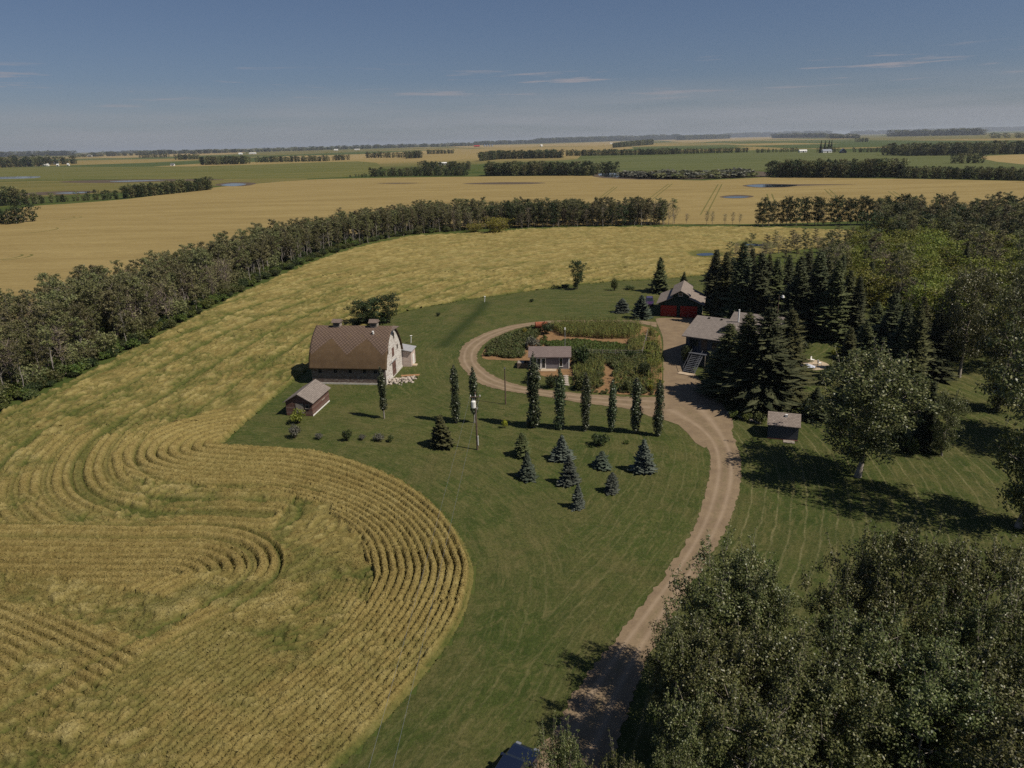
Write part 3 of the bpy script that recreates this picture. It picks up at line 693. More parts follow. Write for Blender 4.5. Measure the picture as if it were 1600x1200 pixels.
#PART3
# ================================================================== PLANT MODELS
def np_tube(pts, rad, seg=5):
    pts = np.asarray(pts, float); n = len(pts); V = []; F = []
    for i in range(n):
        d = pts[min(i + 1, n - 1)] - pts[max(i - 1, 0)]; d = d / (np.linalg.norm(d) + 1e-9)
        a = np.cross(d, [0, 0, 1.0] if abs(d[2]) < 0.9 else [1.0, 0, 0]); a /= np.linalg.norm(a); b = np.cross(d, a)
        for k in range(seg):
            t = 2 * pi * k / seg; V.append(pts[i] + rad[i] * (cos(t) * a + sin(t) * b))
    for i in range(n - 1):
        for k in range(seg):
            k2 = (k + 1) % seg; F.append((i * seg + k, i * seg + k2, (i + 1) * seg + k2, (i + 1) * seg + k))
    return np.array(V), np.array(F)

class Wood:
    def __init__(s): s.V = []; s.F = []; s.n = 0
    def add(s, pts, rad, seg=5):
        v, f = np_tube(pts, rad, seg); s.V.append(v); s.F.append(f + s.n); s.n += len(v)
    def mesh(s, name, mat): return mesh_np(name, np.concatenate(s.V), np.concatenate(s.F), mat)

def leaves(C, out, size, r, aspect=0.6, up=0.5, jit=0.9):
    """one rhombic leaf at each centre, facing mostly outward and up"""
    n = len(C); nr = out * 0.6 + np.array([0, 0, up]) + r.normal(0, jit, (n, 3)) * 0.6
    nr /= np.linalg.norm(nr, axis=1)[:, None] + 1e-9
    t = np.cross(nr, r.normal(0, 1, (n, 3))); t /= np.linalg.norm(t, axis=1)[:, None] + 1e-9
    b = np.cross(nr, t); s = (size * (0.65 + 0.7 * r.random(n)))[:, None]
    V = np.stack([C - t * s, C + b * s * aspect, C + t * s, C - b * s * aspect], 1).reshape(-1, 3)
    return V, np.arange(4 * n).reshape(-1, 4)

def unit(v): return v / (np.linalg.norm(v) + 1e-9)

def broad_tree(seed, h, rad, cb, n_leaf, size, leafm, barkm, tr=0.16, limbs=16, spread=0.9, prof=None, shoots=0, stems=1, clump=0.55, lean=0.05, bare=0.0):
    """trunk with limbs, crown of leaf clumps carried on them. prof(t) gives crown width from its base (0) to its top (1)"""
    r = np.random.default_rng(seed); w = Wood(); clumps = []
    prof = prof or (lambda t: (0.35 + 1.25 * t) if t < 0.5 else sqrt(max(0.0, 1 - ((t - 0.5) / 0.52) ** 2)))
    for st in range(stems):
        off = np.array([r.normal(0, 0.25), r.normal(0, 0.25), 0]) * (stems > 1)
        hh = h * (1 if st == 0 else 0.8 + 0.15 * r.random()); dl = r.normal(0, lean, 2) * h + off[:2] * 2.2
        P = [off + np.array([dl[0] * t ** 1.5 + 0.012 * h * r.normal(), dl[1] * t ** 1.5 + 0.012 * h * r.normal(), hh * 0.96 * t - (0.15 if t == 0 else 0)]) for t in np.linspace(0, 1, 8)]
        w.add(P, [tr * (1 - 0.88 * t) * (1.35 if t == 0 else 1) for t in np.linspace(0, 1, 8)], 6)
        P = np.array(P)
        for k in range(limbs):
            f = (k + r.random() * 0.8) / limbs; z = hh * (cb + (0.97 - cb) * f)
            i = min(6, int(z / hh / 0.96 * 7)); q = P[i] + (P[i + 1] - P[i]) * ((z - P[i][2]) / max(0.01, P[i + 1][2] - P[i][2]))
            az = k * 2.399 + r.normal(0, 0.4); L = rad * prof(min(1, f)) * (0.72 + 0.5 * r.random())
            rise = spread * (0.35 + 0.75 * f) * L
            e = q + np.array([cos(az) * L, sin(az) * L, min(rise, hh * 1.02 - z)])
            m = (q + e) / 2 + np.array([0, 0, -0.06 * L]) + r.normal(0, 0.05 * L, 3)
            w.add([q, m, e], [tr * 0.32 * (1 - 0.5 * f), tr * 0.2, 0.012], 4)
            for t in (0.4, 0.6, 0.8, 1.0):
                c = q + (e - q) * t; clumps.append((c + r.normal(0, 0.12 * rad, 3), clump * (0.65 + 0.7 * r.random())))
            for s in range(2):
                a2 = az + (1 if s else -1) * (0.5 + 0.5 * r.random()); l2 = L * (0.35 + 0.35 * r.random()); s0 = q + (e - q) * (0.45 + 0.2 * s)
                e2 = s0 + np.array([cos(a2) * l2, sin(a2) * l2, l2 * 0.35]); w.add([s0, e2], [tr * 0.12, 0.01], 3)
                clumps.append((e2, clump * (0.6 + 0.6 * r.random())))
            for s in range(shoots):
                s0 = q + (e - q) * (0.45 + 0.6 * r.random()); ls = (0.7 + 1.2 * r.random()) * clump * 1.9
                e2 = s0 + np.array([r.normal(0, 0.16), r.normal(0, 0.16), 1]) * ls; w.add([s0, e2], [0.02, 0.008], 3)
                for t in (0.3, 0.55, 0.8, 1.0): clumps.append((s0 + (e2 - s0) * t, clump * 0.38 * (1.25 - 0.65 * t)))
        clumps.append((P[-1], clump * 0.8)); clumps.append((P[-1] + [0, 0, 0.25 * clump], clump * 0.5))
    if bare:
        for k in range(int(bare)):
            z = h * (0.25 + 0.7 * r.random()); az = r.random() * 6.28; L = rad * (0.5 + 0.6 * r.random())
            w.add([(0, 0, z), (cos(az) * L, sin(az) * L, z + L * (0.3 + 0.9 * r.random()))], [0.03, 0.01], 3)
    C = np.array([c for c, _ in clumps]); R = np.array([x for _, x in clumps]); wt = R ** 2; wt /= wt.sum()
    k = r.choice(len(C), n_leaf, p=wt); d = r.normal(0, 1, (n_leaf, 3)); d /= np.linalg.norm(d, axis=1)[:, None]
    rr = R[k] * (r.random(n_leaf) ** 0.45); pos = C[k] + d * rr[:, None] * np.array([1, 1, 0.8])
    pos[:, 2] = np.maximum(pos[:, 2], 0.1)
    kz = h / np.percentile(pos[:, 2], 99.7); pos[:, 2] *= kz
    for q in w.V: q[:, 2] *= kz
    V, F = leaves(pos, d, size, r)
    return w.mesh("trunk", barkm), mesh_np("crown", V, F, leafm)

def spruce_tree(seed, h, rad, needm, dens=1.0, frond=0.30, base=0.03, pw=0.85, sprays=5, fw=1.0):
    r = np.random.default_rng(seed); w = Wood()
    w.add([(0, 0, -0.15), (0, 0, h * 0.5), (0, 0, h * 0.97)], [0.022 * h + 0.03, 0.013 * h + 0.02, 0.01], 6)
    V = []; F = []; n = 0; z = h * base; LV = []; LO = []
    gap = r.random() * 6
    while z < h * 0.975:
        f = z / h; R = rad * (1 - f) ** pw * (0.78 + 0.44 * r.random()) + 0.04
        nb = max(5, int((7 + 7 * (1 - f)) * dens))
        for k in range(nb):
            az = gap + 2 * pi * k / nb + r.normal(0, 0.16); L = R * (0.62 + 0.5 * r.random()) * (1 + 0.2 * sin(az * 2 + z * 0.9 + seed))
            dirv = np.array([cos(az), sin(az), 0]); side = np.array([-sin(az), cos(az), 0]); dr = 0.22 + 0.18 * (1 - f)
            P = [np.array([0, 0, z]) + dirv * L * t + np.array([0, 0, -dr * L * t + 0.22 * L * t * t]) for t in (0.12, 0.45, 0.75, 1.0)]
            wd = [0.55 * frond * L ** 0.6, frond * L ** 0.6, 0.72 * frond * L ** 0.6, 0.06]
            vv = []
            for p, x in zip(P, wd):
                x = x * (0.8 + 0.4 * r.random()) * fw
                vv += [p + side * x - np.array([0, 0, 0.45 * x]), p, p - side * x - np.array([0, 0, 0.45 * x])]
            V += vv
            for i in range(3):
                a = n + i * 3; F += [(a, a + 1, a + 4, a + 3), (a + 1, a + 2, a + 5, a + 4)]
            n += 12
            for q in range(sprays):
                t = 0.2 + 0.85 * r.random(); p = P[0] + (P[3] - P[0]) * t
                LV.append(p + r.normal(0, 0.10 * frond * 2, 3) + side * r.normal(0, 0.5) * frond * L ** 0.6 * (1.1 - t) * (sprays > 5) + [0, 0, 0.03 - 0.05 * r.random() * (sprays > 5)]); LO.append(dirv)
        z += max(0.16, h * 0.032) * (0.8 + 0.4 * r.random()) / dens ** 0.5; gap += 0.9
    lv, lf = leaves(np.array(LV), np.array(LO), frond * 0.42, r, 0.35, 0.35, 0.5)
    lv2, lf2 = leaves(np.array([[0, 0, h * 0.97], [0, 0, h], [0, 0, h * 1.01]]), np.array([[0, 0, 1.0]] * 3), 0.14, r, 0.3, 0, 0.2)
    Vn = np.array(V); m = len(Vn)
    return w.mesh("trunk", M['bark']), mesh_np("crown", np.concatenate([Vn, lv, lv2]), np.concatenate([np.array(F), lf + m, lf2 + m + len(lv)]), needm)

def column_tree(seed, h, rad, n_leaf, leafm, barkm, size=0.13, bare=0.06):
    r = np.random.default_rng(seed); w = Wood()
    w.add([(0, 0, -0.15), (r.normal(0, .04), r.normal(0, .04), h * 0.5), (0, 0, h * 0.97)], [0.13, 0.08, 0.012], 6)
    C = []; R = []
    for k in range(95):
        f = (k + r.random()) / 95; z = h * (bare + (0.985 - bare) * f)
        pr = rad * (0.95 + 0.16 * sin(f * 11 + seed) + 0.1 * r.normal()) * (min(1, 0.75 + 2.0 * f)) * (1 if f < 0.72 else max(0.15, 1 - 0.85 * ((f - 0.72) / 0.28) ** 1.5))
        az = k * 2.399; o = pr * (0.45 + 0.25 * r.random()); c = np.array([cos(az) * o, sin(az) * o, z])
        C.append(c); R.append(pr * (0.5 + 0.3 * r.random())); w.add([(0, 0, max(0.1, z - 0.7)), c], [0.03, 0.01], 3)
    C = np.array(C); R = np.array(R); wt = R ** 2 / (R ** 2).sum(); k = r.choice(len(C), n_leaf, p=wt)
    d = r.normal(0, 1, (n_leaf, 3)); d /= np.linalg.norm(d, axis=1)[:, None]
    V, F = leaves(C[k] + d * (R[k] * r.random(n_leaf) ** 0.4)[:, None] * [1, 1, 1.5], d, size, r)
    return w.mesh("trunk", barkm), mesh_np("crown", V, F, leafm)

def bush(seed, rad, h, n_leaf, size, leafm, lob=7, pointy=0.0):
    r = np.random.default_rng(seed); w = Wood(); C = []; R = []
    for k in range(lob):
        az = k * 2.399; o = rad * 0.55 * sqrt((k + 0.3) / lob); z = h * (0.35 + 0.35 * r.random()) * (1 - 0.25 * o / rad)
        c = np.array([cos(az) * o, sin(az) * o, z + pointy * h * max(0, 0.5 - o / rad)]); C.append(c); R.append(rad * (0.34 + 0.22 * r.random()))
        w.add([(c[0] * 0.15, c[1] * 0.15, -0.05), (c[0] * 0.6, c[1] * 0.6, c[2] * 0.6), c], [0.035, 0.025, 0.008], 4)
    C = np.array(C); R = np.array(R); k = r.integers(0, lob, n_leaf); d = r.normal(0, 1, (n_leaf, 3)); d /= np.linalg.norm(d, axis=1)[:, None]
    pos = C[k] + d * (R[k] * (0.55 + 0.45 * r.random(n_leaf)))[:, None] * [1, 1, h / (1.7 * rad)]
    pos[:, 2] = np.abs(pos[:, 2]) + 0.02
    V, F = leaves(pos, d, size, r)
    return w.mesh("stems", M['bark']), mesh_np("foliage", V, F, leafm)

def corn_plant(seed, h, leafm, tassel=True, petal=None):
    r = np.random.default_rng(seed); w = Wood(); w.add([(0, 0, 0), (0.02, 0, h * 0.95)], [0.022, 0.01], 4); V = []; F = []; n = 0
    for k in range(9):
        az = k * pi + r.normal(0, 0.5); z = h * (0.12 + 0.08 * k); L = h * (0.30 + 0.10 * r.random()); dv = np.array([cos(az), sin(az), 0]); sd = np.array([-sin(az), cos(az), 0])
        for t, wd, zz in ((0, 0.03, 0), (0.35, 0.06, 0.20), (0.7, 0.05, 0.17), (1.0, 0.008, -0.05)):
            p = np.array([0, 0, z]) + dv * L * t + np.array([0, 0, zz * L * 1.3]); V += [p - sd * wd, p + sd * wd]
        for i in range(3): a = n + 2 * i; F.append((a, a + 1, a + 3, a + 2))
        n += 8
    if tassel:
        for k in range(4):
            az = k * 1.57; V += [(0, 0, h * 0.93), (cos(az) * 0.03 + 0.02, sin(az) * 0.03, h), (cos(az) * 0.16, sin(az) * 0.16, h * 1.1), (cos(az) * 0.03, sin(az) * 0.03 + 0.02, h)]; F.append((n, n + 1, n + 2, n + 3)); n += 4
    wv = np.concatenate(w.V); wf = np.concatenate(w.F)
    mats = [leafm]; Vv = np.concatenate([np.array(V), wv]); Ff = np.concatenate([np.array(F), wf + n]); mi = np.zeros(len(Ff), int)
    if petal is not None:
        m = len(Vv); pv = [(0.10, 0, h)] + [(0.10 + 0.12 * cos(k * 0.785) * 0.5, 0.13 * sin(k * 0.785), h + 0.12 * cos(k * 0.785)) for k in range(8)]
        pf = np.array([(m, m + 1 + k, m + 1 + (k + 1) % 8, m) for k in range(8)])[:, :3]
        me = mesh_np("plant", np.concatenate([Vv, np.array(pv)]), [Ff, pf], [leafm, petal], None, np.concatenate([mi, np.ones(8, int)]))
        return me
    return mesh_np("plant", Vv, Ff, mats)

def joined(tc, name):
    """trunk and crown in one mesh, for masses that nobody could count"""
    t, c = tc; tv = np.empty(len(t.vertices) * 3, np.float32); t.vertices.foreach_get('co', tv); cv = np.empty(len(c.vertices) * 3, np.float32); c.vertices.foreach_get('co', cv)
    tf = np.empty(len(t.loops), np.int32); t.loops.foreach_get('vertex_index', tf); cf = np.empty(len(c.loops), np.int32); c.loops.foreach_get('vertex_index', cf)
    Fa = tf.reshape(-1, 4); Fb = cf.reshape(-1, 4) + len(t.vertices)
    return mesh_np(name, np.concatenate([tv.reshape(-1, 3), cv.reshape(-1, 3)]), np.concatenate([Fa, Fb]), [t.materials[0], c.materials[0]], None, np.concatenate([np.zeros(len(Fa), int), np.ones(len(Fb), int)]))

# scatter for uncountable masses: instances on the points of one object
def gn_group(name, coll):
    g = bpy.data.node_groups.new(name, 'GeometryNodeTree')
    g.interface.new_socket('Geometry', in_out='INPUT', socket_type='NodeSocketGeometry'); g.interface.new_socket('Geometry', in_out='OUTPUT', socket_type='NodeSocketGeometry')
    n, l = g.nodes, g.links; gi = n.new('NodeGroupInput'); go = n.new('NodeGroupOutput')
    ci = n.new('GeometryNodeCollectionInfo'); ci.inputs['Collection'].default_value = coll; ci.inputs['Separate Children'].default_value = True; ci.inputs['Reset Children'].default_value = True
    ip = n.new('GeometryNodeInstanceOnPoints'); ip.inputs['Pick Instance'].default_value = True
    def na(nm, ty):
        x = n.new('GeometryNodeInputNamedAttribute'); x.data_type = ty; x.inputs['Name'].default_value = nm; return x.outputs['Attribute']
    l.new(gi.outputs[0], ip.inputs['Points']); l.new(ci.outputs[0], ip.inputs['Instance'])
    l.new(na('pick', 'INT'), ip.inputs['Instance Index']); l.new(na('turn', 'FLOAT_VECTOR'), ip.inputs['Rotation']); l.new(na('size', 'FLOAT_VECTOR'), ip.inputs['Scale'])
    l.new(ip.outputs[0], go.inputs[0]); return g
_COLL = {}
def scatter(name, pts, key, meshes, label=None, cat=None):
    """pts: rows of x, y, z, turn, width scale, height scale"""
    if key not in _COLL:
        c = bpy.data.collections.new(key + "_models")
        for i, m in enumerate(meshes): c.objects.link(bpy.data.objects.new("%s_model_%02d" % (key, i), m))
        _COLL[key] = (c, gn_group(key + "_scatter", c), len(meshes))
    c, g, k = _COLL[key]; P = np.asarray(pts, float); me = bpy.data.meshes.new(name)
    me.vertices.add(len(P)); me.vertices.foreach_set('co', P[:, :3].astype(np.float32).ravel()); me.update()
    a = me.attributes.new('pick', 'INT', 'POINT'); a.data.foreach_set('value', rng.integers(0, k, len(P)).astype(np.int32))
    a = me.attributes.new('turn', 'FLOAT_VECTOR', 'POINT'); a.data.foreach_set('vector', np.stack([np.zeros(len(P)), np.zeros(len(P)), P[:, 3]], 1).astype(np.float32).ravel())
    a = me.attributes.new('size', 'FLOAT_VECTOR', 'POINT'); a.data.foreach_set('vector', np.stack([P[:, 4], P[:, 4], P[:, 5]], 1).astype(np.float32).ravel())
    o = link(name, me, kind='stuff', label=label, cat=cat); md = o.modifiers.new("scatter", 'NODES'); md.node_group = g
    return o

def plant(name, model, loc, label, cat, group=None, sx=1.0, sz=1.0, rot=None, parts=("trunk", "crown")):
    rot = random.random() * 6.28 if rot is None else rot
    e = link(name, None, None, (loc[0], loc[1], loc[2] if len(loc) > 2 else 0.0), rot, (sx, sx, sz), label, cat, group)
    link(parts[0], model[0], e); link(parts[1], model[1], e)
    return e

narrow = lambda t: 0.55 + 0.75 * t if t < 0.55 else max(0.15, 0.96 * sqrt(max(0.0, 1 - ((t - 0.55) / 0.5) ** 2)))
ASPEN = [broad_tree(100 + k, 12.5, 1.35 + 0.3 * (k % 3), 0.16 + 0.07 * (k % 4), 1700, 0.17, M['lf_aspen'] if k % 3 else M['lf_olive'], M['bark_white'] if k % 2 else M['bark_grey'], 0.10, 16, 0.95, narrow, clump=0.52, lean=0.035, bare=16) for k in range(6)]
BAREASP = [broad_tree(120 + k, 12.0, 1.5, 0.62, 650, 0.20, M['lf_aspen'], M['bark_white'], 0.12, 10, 0.8, narrow, clump=0.6, lean=0.04, bare=22) for k in range(3)]
TWIGGY = [broad_tree(130 + k, 10.0, 1.7, 0.3, 380, 0.18, M['lf_olive'], M['twig'], 0.09, 16, 1.0, narrow, clump=0.6, lean=0.05, stems=2, bare=60) for k in range(2)]
LIME = [broad_tree(140 + k, 8.5, 2.9, 0.12, 1900, 0.22, M['lf_lime'], M['bark_grey'], 0.13, 15, 0.7, None, clump=0.95, stems=2) for k in range(3)]
UNDER = [broad_tree(150 + k, 5.0, 2.1, 0.05, 1000, 0.20, M['lf_aspen'], M['bark_grey'], 0.07, 12, 0.6, None, clump=0.8, stems=2) for k in range(2)]
DARKTREE = [broad_tree(160 + k, 9.0, 3.0, 0.12, 3000, 0.20, M['lf_dark'], M['bark'], 0.15, 16, 0.7, None, clump=0.95) for k in range(3)]
BELT = [broad_tree(170 + k, 12.0, 2.7, 0.14, 1500, 0.25, M['lf_dark'], M['bark_grey'], 0.14, 15, 0.7, narrow, clump=0.95) for k in range(3)]
WILLOW = broad_tree(180, 9.0, 6.0, 0.03, 3200, 0.28, M['lf_yellow'], M['bark_grey'], 0.2, 20, 0.6, None, clump=1.5, stems=3)
POPLAR = [broad_tree(200 + k, 14.0, 3.5, 0.12, 33000, 0.088, M['lf_poplar'], M['bark_grey'], 0.2, 26, 0.95, lambda t: 0.62 + 0.65 * t if t < 0.5 else max(0.3, sqrt(max(0, 1 - ((t - 0.5) / 0.56) ** 2))), shoots=6, clump=0.85, lean=0.02) for k in range(3)]
POPMID = [broad_tree(210 + k, 16.0, 4.2, 0.22 if k == 0 else 0.07, 22000, 0.125, M['lf_poplar'], M['bark_grey'], 0.24, 26, 0.85, None, shoots=4, clump=1.0, lean=0.02) for k in range(2)]
SPRUCE = [spruce_tree(300 + k, 14.0, 3.0 + 0.25 * k, M['nd_dark'] if k != 1 else M['nd_green'], 1.6, 0.40, 0.02, 0.72, 9, 0.75) for k in range(3)]
YOUNG = {'blue': [spruce_tree(310 + k, 4.0, 1.35, M['nd_blue'], 1.5, 0.26, 0.02, 0.65 + 0.12 * k) for k in range(4)], 'green': [spruce_tree(320 + k, 4.0, 1.5, M['nd_grey'], 1.4, 0.27, 0.02, 0.6 + 0.2 * k) for k in range(3)], 'dark': [spruce_tree(330 + k, 4.5, 1.6, M['nd_green'], 1.4, 0.27, 0.02, 0.65 + 0.15 * k) for k in range(3)]}
BIGSPRUCE = [spruce_tree(340 + k, 16.0, 5.2, M['nd_green'] if k else M['nd_dark'], 1.9, 0.34, 0.02, 0.7, 13, 0.6) for k in range(3)]
COLUMN = [column_tree(400 + k, 8.5, 0.60 + 0.05 * (k % 3), 4200, M['lf_column'], M['bark_grey'], 0.12, 0.02 + 0.02 * (k % 2)) for k in range(7)]
COLBARE = column_tree(410, 8.2, 0.55, 3000, M['lf_column'], M['bark_white'], bare=0.2)
BUSH = {k: bush(420 + i, 1.0, 1.3, n, s, M[m]) for i, (k, n, s, m) in enumerate((('green', 900, 0.085, 'lf_weed'), ('lime', 900, 0.085, 'lf_lime'), ('dark', 1000, 0.085, 'lf_dark'), ('grey', 900, 0.075, 'lf_grey'), ('gold', 600, 0.075, 'lf_gold'), ('veg', 800, 0.10, 'lf_veg')))}
FAR = [joined(broad_tree(500 + k, 12.0, 3.4, 0.04, 420, 0.52, M['lf_dark'] if k < 2 else M['lf_aspen'], M['bark_grey'], 0.16, 12, 0.6, None, clump=1.3), "far_tree_%d" % k) for k in range(4)]
FARSHRUB = [joined(bush(510 + k, 2.2, 3.0, 160, 0.42, M['lf_grey'] if k else M['lf_aspen']), "far_shrub_%d" % k) for k in range(2)]

# ================================================================== WOODS
def jitter_points(P, st, jit=0.8):
    P = np.asarray(P); X, Y = grid(P[:, 0].min(), P[:, 0].max(), P[:, 1].min(), P[:, 1].max(), st)
    X = X + (rng.random(X.shape) - 0.5) * st * jit; Y = Y + (rng.random(Y.shape) - 0.5) * st * jit
    k = inside(X, Y, P); return np.stack([X[k], Y[k]], 1)

# the aspen wood along the left and behind the grain
edge_near = smooth(Gs([(-250, 740), (-120, 690), (0, 636), (100, 592), (200, 541), (300, 490), (400, 441), (490, 403), (560, 382), (640, 366), (700, 362)]), 4)
_t = np.gradient(edge_near, axis=0); _t /= np.linalg.norm(_t, axis=1)[:, None]
edge_far = (edge_near + np.stack([-_t[:, 1], _t[:, 0]], 1) * np.interp(np.arange(len(edge_near)), [0, 12, 20, 28, 36, 40], [38, 36, 27, 20, 16, 14])[:, None])[::-1]
belt = np.concatenate([Gs([(560, 384), (640, 367), (700, 363), (760, 359.5), (870, 355), (960, 353.5), (1050, 352.5)]), np.array([G(u, v, 0)[:2] for u, v in [(1053, 348), (960, 345), (870, 345), (760, 348), (640, 354), (600, 362)]])])
W = np.concatenate([jitter_points(np.concatenate([edge_near, edge_far]), 2.7), jitter_points(belt, 2.9)])
dn, _ = pl_dist(W[:, 0], W[:, 1], edge_near)
spots = []
for i, (x, y) in enumerate(W):
    u, v = to_px((x, y, 6))
    if u < -60 or u > 1100: continue
    if 20 < u < 60 and y > 120 and rng.random() < 0.5: continue
    f = rng.random(); edge = abs(dn[i]) < 4
    bare_zone = 380 < u < 640 and abs(dn[i]) < 14
    size = 0.62 + 0.40 * rng.random() + 0.14 * (fbm(np.array([x / 25]), np.array([y / 25]), 2, 3)[0] - 0.5) * 2
    if bare_zone and f < 0.55: kind = 'bare'
    elif f < 0.24: kind = 'twig'
    elif f < 0.34: kind = 'bare'
    elif edge and f < (0.75 if u < 420 else 0.55): kind = 'under'
    elif u > 760 and f < 0.6: kind = 'belt'; size *= 1.0
    else: kind = 'aspen'
    spots.append((x * x + y * y, x, y, kind, size, u))
spots.sort()
KIND = {'bare': (BAREASP, "slender_aspen", "slender pale-trunked aspen with thin foliage in the wood beyond the grain", "aspen"),
        'twig': (TWIGGY, "bare_tree", "half-dead greyish tree with bare twigs in the wood beyond the grain", "tree"),
        'under': (UNDER, "aspen_sapling", "low bushy aspen sapling along the edge of the wood beyond the grain", "sapling"),
        'belt': (BELT, "belt_tree", "dark leafy tree of the belt at the far end of the grain field", "tree"),
        'aspen': (ASPEN, "aspen_tree", "olive green leafy aspen in the wood beyond the grain", "aspen")}
# the ones that show largest are things of their own, the rest of the wood is one mass
rest = {}
for n, (d, x, y, kind, size, u) in enumerate(spots):
    mods, nm, lab, cat = KIND[kind]
    if n < 290: plant(nm, mods[n % len(mods)], (x, y, 0), lab, cat, "trees of the aspen wood" if kind != 'belt' else "trees of the far belt", size * (0.95 + 0.2 * random.random()), size)
    else: rest.setdefault(kind, []).append((x, y, 0, rng.random() * 6.28, size * (0.95 + 0.2 * rng.random()), size))
for kind, pts in rest.items():
    scatter("aspen_woodland" if kind != 'belt' else "tree_belt_woodland", pts, "wood_" + kind, [joined(m, "wood_%s_%d" % (kind, i)) for i, m in enumerate(KIND[kind][0])],
            "farther part of the aspen wood behind the grain field", "woodland")
# shrubs along the wood's edge
pts = []
for i in range(0, len(edge_near) - 1):
    a, b = edge_near[i], edge_near[i + 1]; L = np.linalg.norm(b - a)
    for k in range(int(L / 1.1) + 1):
        p = a + (b - a) * rng.random() + rng.normal(0, 1.1, 2); s = 0.9 + 1.2 * rng.random(); pts.append((p[0], p[1], 0, rng.random() * 6, s, s))
for k in jitter_points(np.concatenate([edge_near, edge_far]), 3.2):
    s = 0.9 + 1.1 * rng.random(); pts.append((k[0], k[1], 0, rng.random() * 6, s, s * 1.3))
scatter("wood_undergrowth", pts, "undergrowth", [joined(BUSH['green'], "ug0"), joined(BUSH['dark'], "ug1"), joined(BUSH['veg'], "ug4")], "low green shrubs along the foot of the aspen wood", "undergrowth")
#PART4
# ================================================================== BUILDINGS
def rotpt(o, a, x, y): return (o[0] + x * cos(a) - y * sin(a), o[1] + x * sin(a) + y * cos(a))

def gable_roof(L, W, ze, zr, ov=0.35, th=0.12, ovx=None, half=None):
    """gable roof shell, ridge along x; half = 'front' or 'back' for one slope"""
    ovx = ov if ovx is None else ovx; m = MB(); sl = (zr - ze) / (W / 2)
    for s, nm in ((-1, 'front'), (1, 'back')):
        if half and half != nm: continue
        y = s * (W / 2 + ov); z = ze - sl * ov
        m.add([(-L / 2 - ovx, y, z), (L / 2 + ovx, y, z), (L / 2 + ovx, 0, zr), (-L / 2 - ovx, 0, zr), (-L / 2 - ovx, y, z + th), (L / 2 + ovx, y, z + th), (L / 2 + ovx, 0, zr + th), (-L / 2 - ovx, 0, zr + th)],
              [(0, 1, 2, 3), (4, 7, 6, 5), (0, 4, 5, 1), (1, 5, 6, 2), (3, 7, 4, 0), (2, 6, 7, 3)])
    return m

def house_walls(L, W, ze, zr, base=0.0):
    m = MB(); m.prism([(-W / 2, base), (W / 2, base), (W / 2, ze), (0, zr), (-W / 2, ze)], 'x', -L / 2, L / 2); return m

def window(parent, x, y, z, w, h, face, frame_m=None, glass_m=None, name="window"):
    """window set on a wall face: 'f' front (-y), 'b' back, 'l' / 'r' ends; pane, frame and sill"""
    frame_m = frame_m or M['white']; glass_m = glass_m or M['glass']
    def bx(a0, a1, d0, d1, z0, z1):
        m = MB()
        if face == 'f': m.box(x + a0, x + a1, y - d1, y - d0, z0, z1)
        elif face == 'b': m.box(x + a0, x + a1, y + d0, y + d1, z0, z1)
        elif face == 'r': m.box(x + d0, x + d1, y + a0, y + a1, z0, z1)
        else: m.box(x - d1, x - d0, y + a0, y + a1, z0, z1)
        return m
    p = bx(-w / 2, w / 2, 0.004, 0.02, z - h / 2, z + h / 2).part(name, glass_m, parent)
    t = 0.07
    f = MB()
    for a0, a1, z0, z1 in ((-w / 2 - t, -w / 2, z - h / 2, z + h / 2), (w / 2, w / 2 + t, z - h / 2, z + h / 2), (-w / 2 - t, w / 2 + t, z + h / 2, z + h / 2 + t)):
        q = bx(a0, a1, 0.003, 0.06, z0, z1); f.add(q.v, q.f)
    f.part("frame", frame_m, p)
    bx(-w / 2 - t - 0.04, w / 2 + t + 0.04, 0.003, 0.10, z - h / 2 - t, z - h / 2).part("sill", frame_m, p)
    return p

# ---- the old barn
A, B = G(489, 600), G(604, 602); a_ang = atan2(B.y - A.y, B.x - A.x); BL = (B - A).length; BW = 10.2; EH, RH = 3.0, 8.9
bc = rotpt(((A.x + B.x) / 2, (A.y + B.y) / 2), a_ang, 0, BW / 2)
barn = empty("barn", (bc[0], bc[1], 0), a_ang, "weathered old barn with rounded brown shingle roof and peeling white gable end", "barn")
PROF = [(5.45, 2.75), (5.22, 3.35), (4.85, 4.35), (4.3, 5.4), (3.5, 6.5), (2.5, 7.5), (1.35, 8.3), (0.55, 8.7), (0.0, 8.9)]
arch = [(-y, z) for y, z in PROF] + [(y, z) for y, z in PROF[-2::-1]]
inner = [(-4.98, 0.3), (4.98, 0.3), (5.0, 3.2)] + [(y * 0.955, z - 0.14) for y, z in PROF[2:-1]] + [(0, 8.74)] + [(-y * 0.955, z - 0.14) for y, z in PROF[-2:1:-1]] + [(-5.0, 3.2)]
MB().box(-BL / 2, BL / 2, -5.0, -4.8, 0.3, 3.1).part("side_wall", M['barn_side'], barn, label="faded reddish grey board side wall")
MB().box(-BL / 2, BL / 2, 4.8, 5.0, 0.3, 3.1).part("side_wall", M['barn_side'], barn)
MB().prism(inner, 'x', BL / 2 - 0.2, BL / 2 + 0.02).part("gable_wall", M['barn_end'], barn, label="peeling white board gable end")
MB().prism(inner, 'x', -BL / 2 - 0.02, -BL / 2 + 0.2).part("gable_wall", M['barn_end'], barn)
MB().box(-BL / 2 - 0.06, BL / 2 + 0.06, -5.08, 5.08, -0.1, 0.298).part("foundation", m_plain("limewashed_stone", (0.5, 0.47, 0.42), 0.9, 0.25, 3), barn)
nx = 40; xs = np.linspace(-BL / 2 - 0.35, BL / 2 + 0.35, nx); V = []; al = []; sl = []; Fq = []
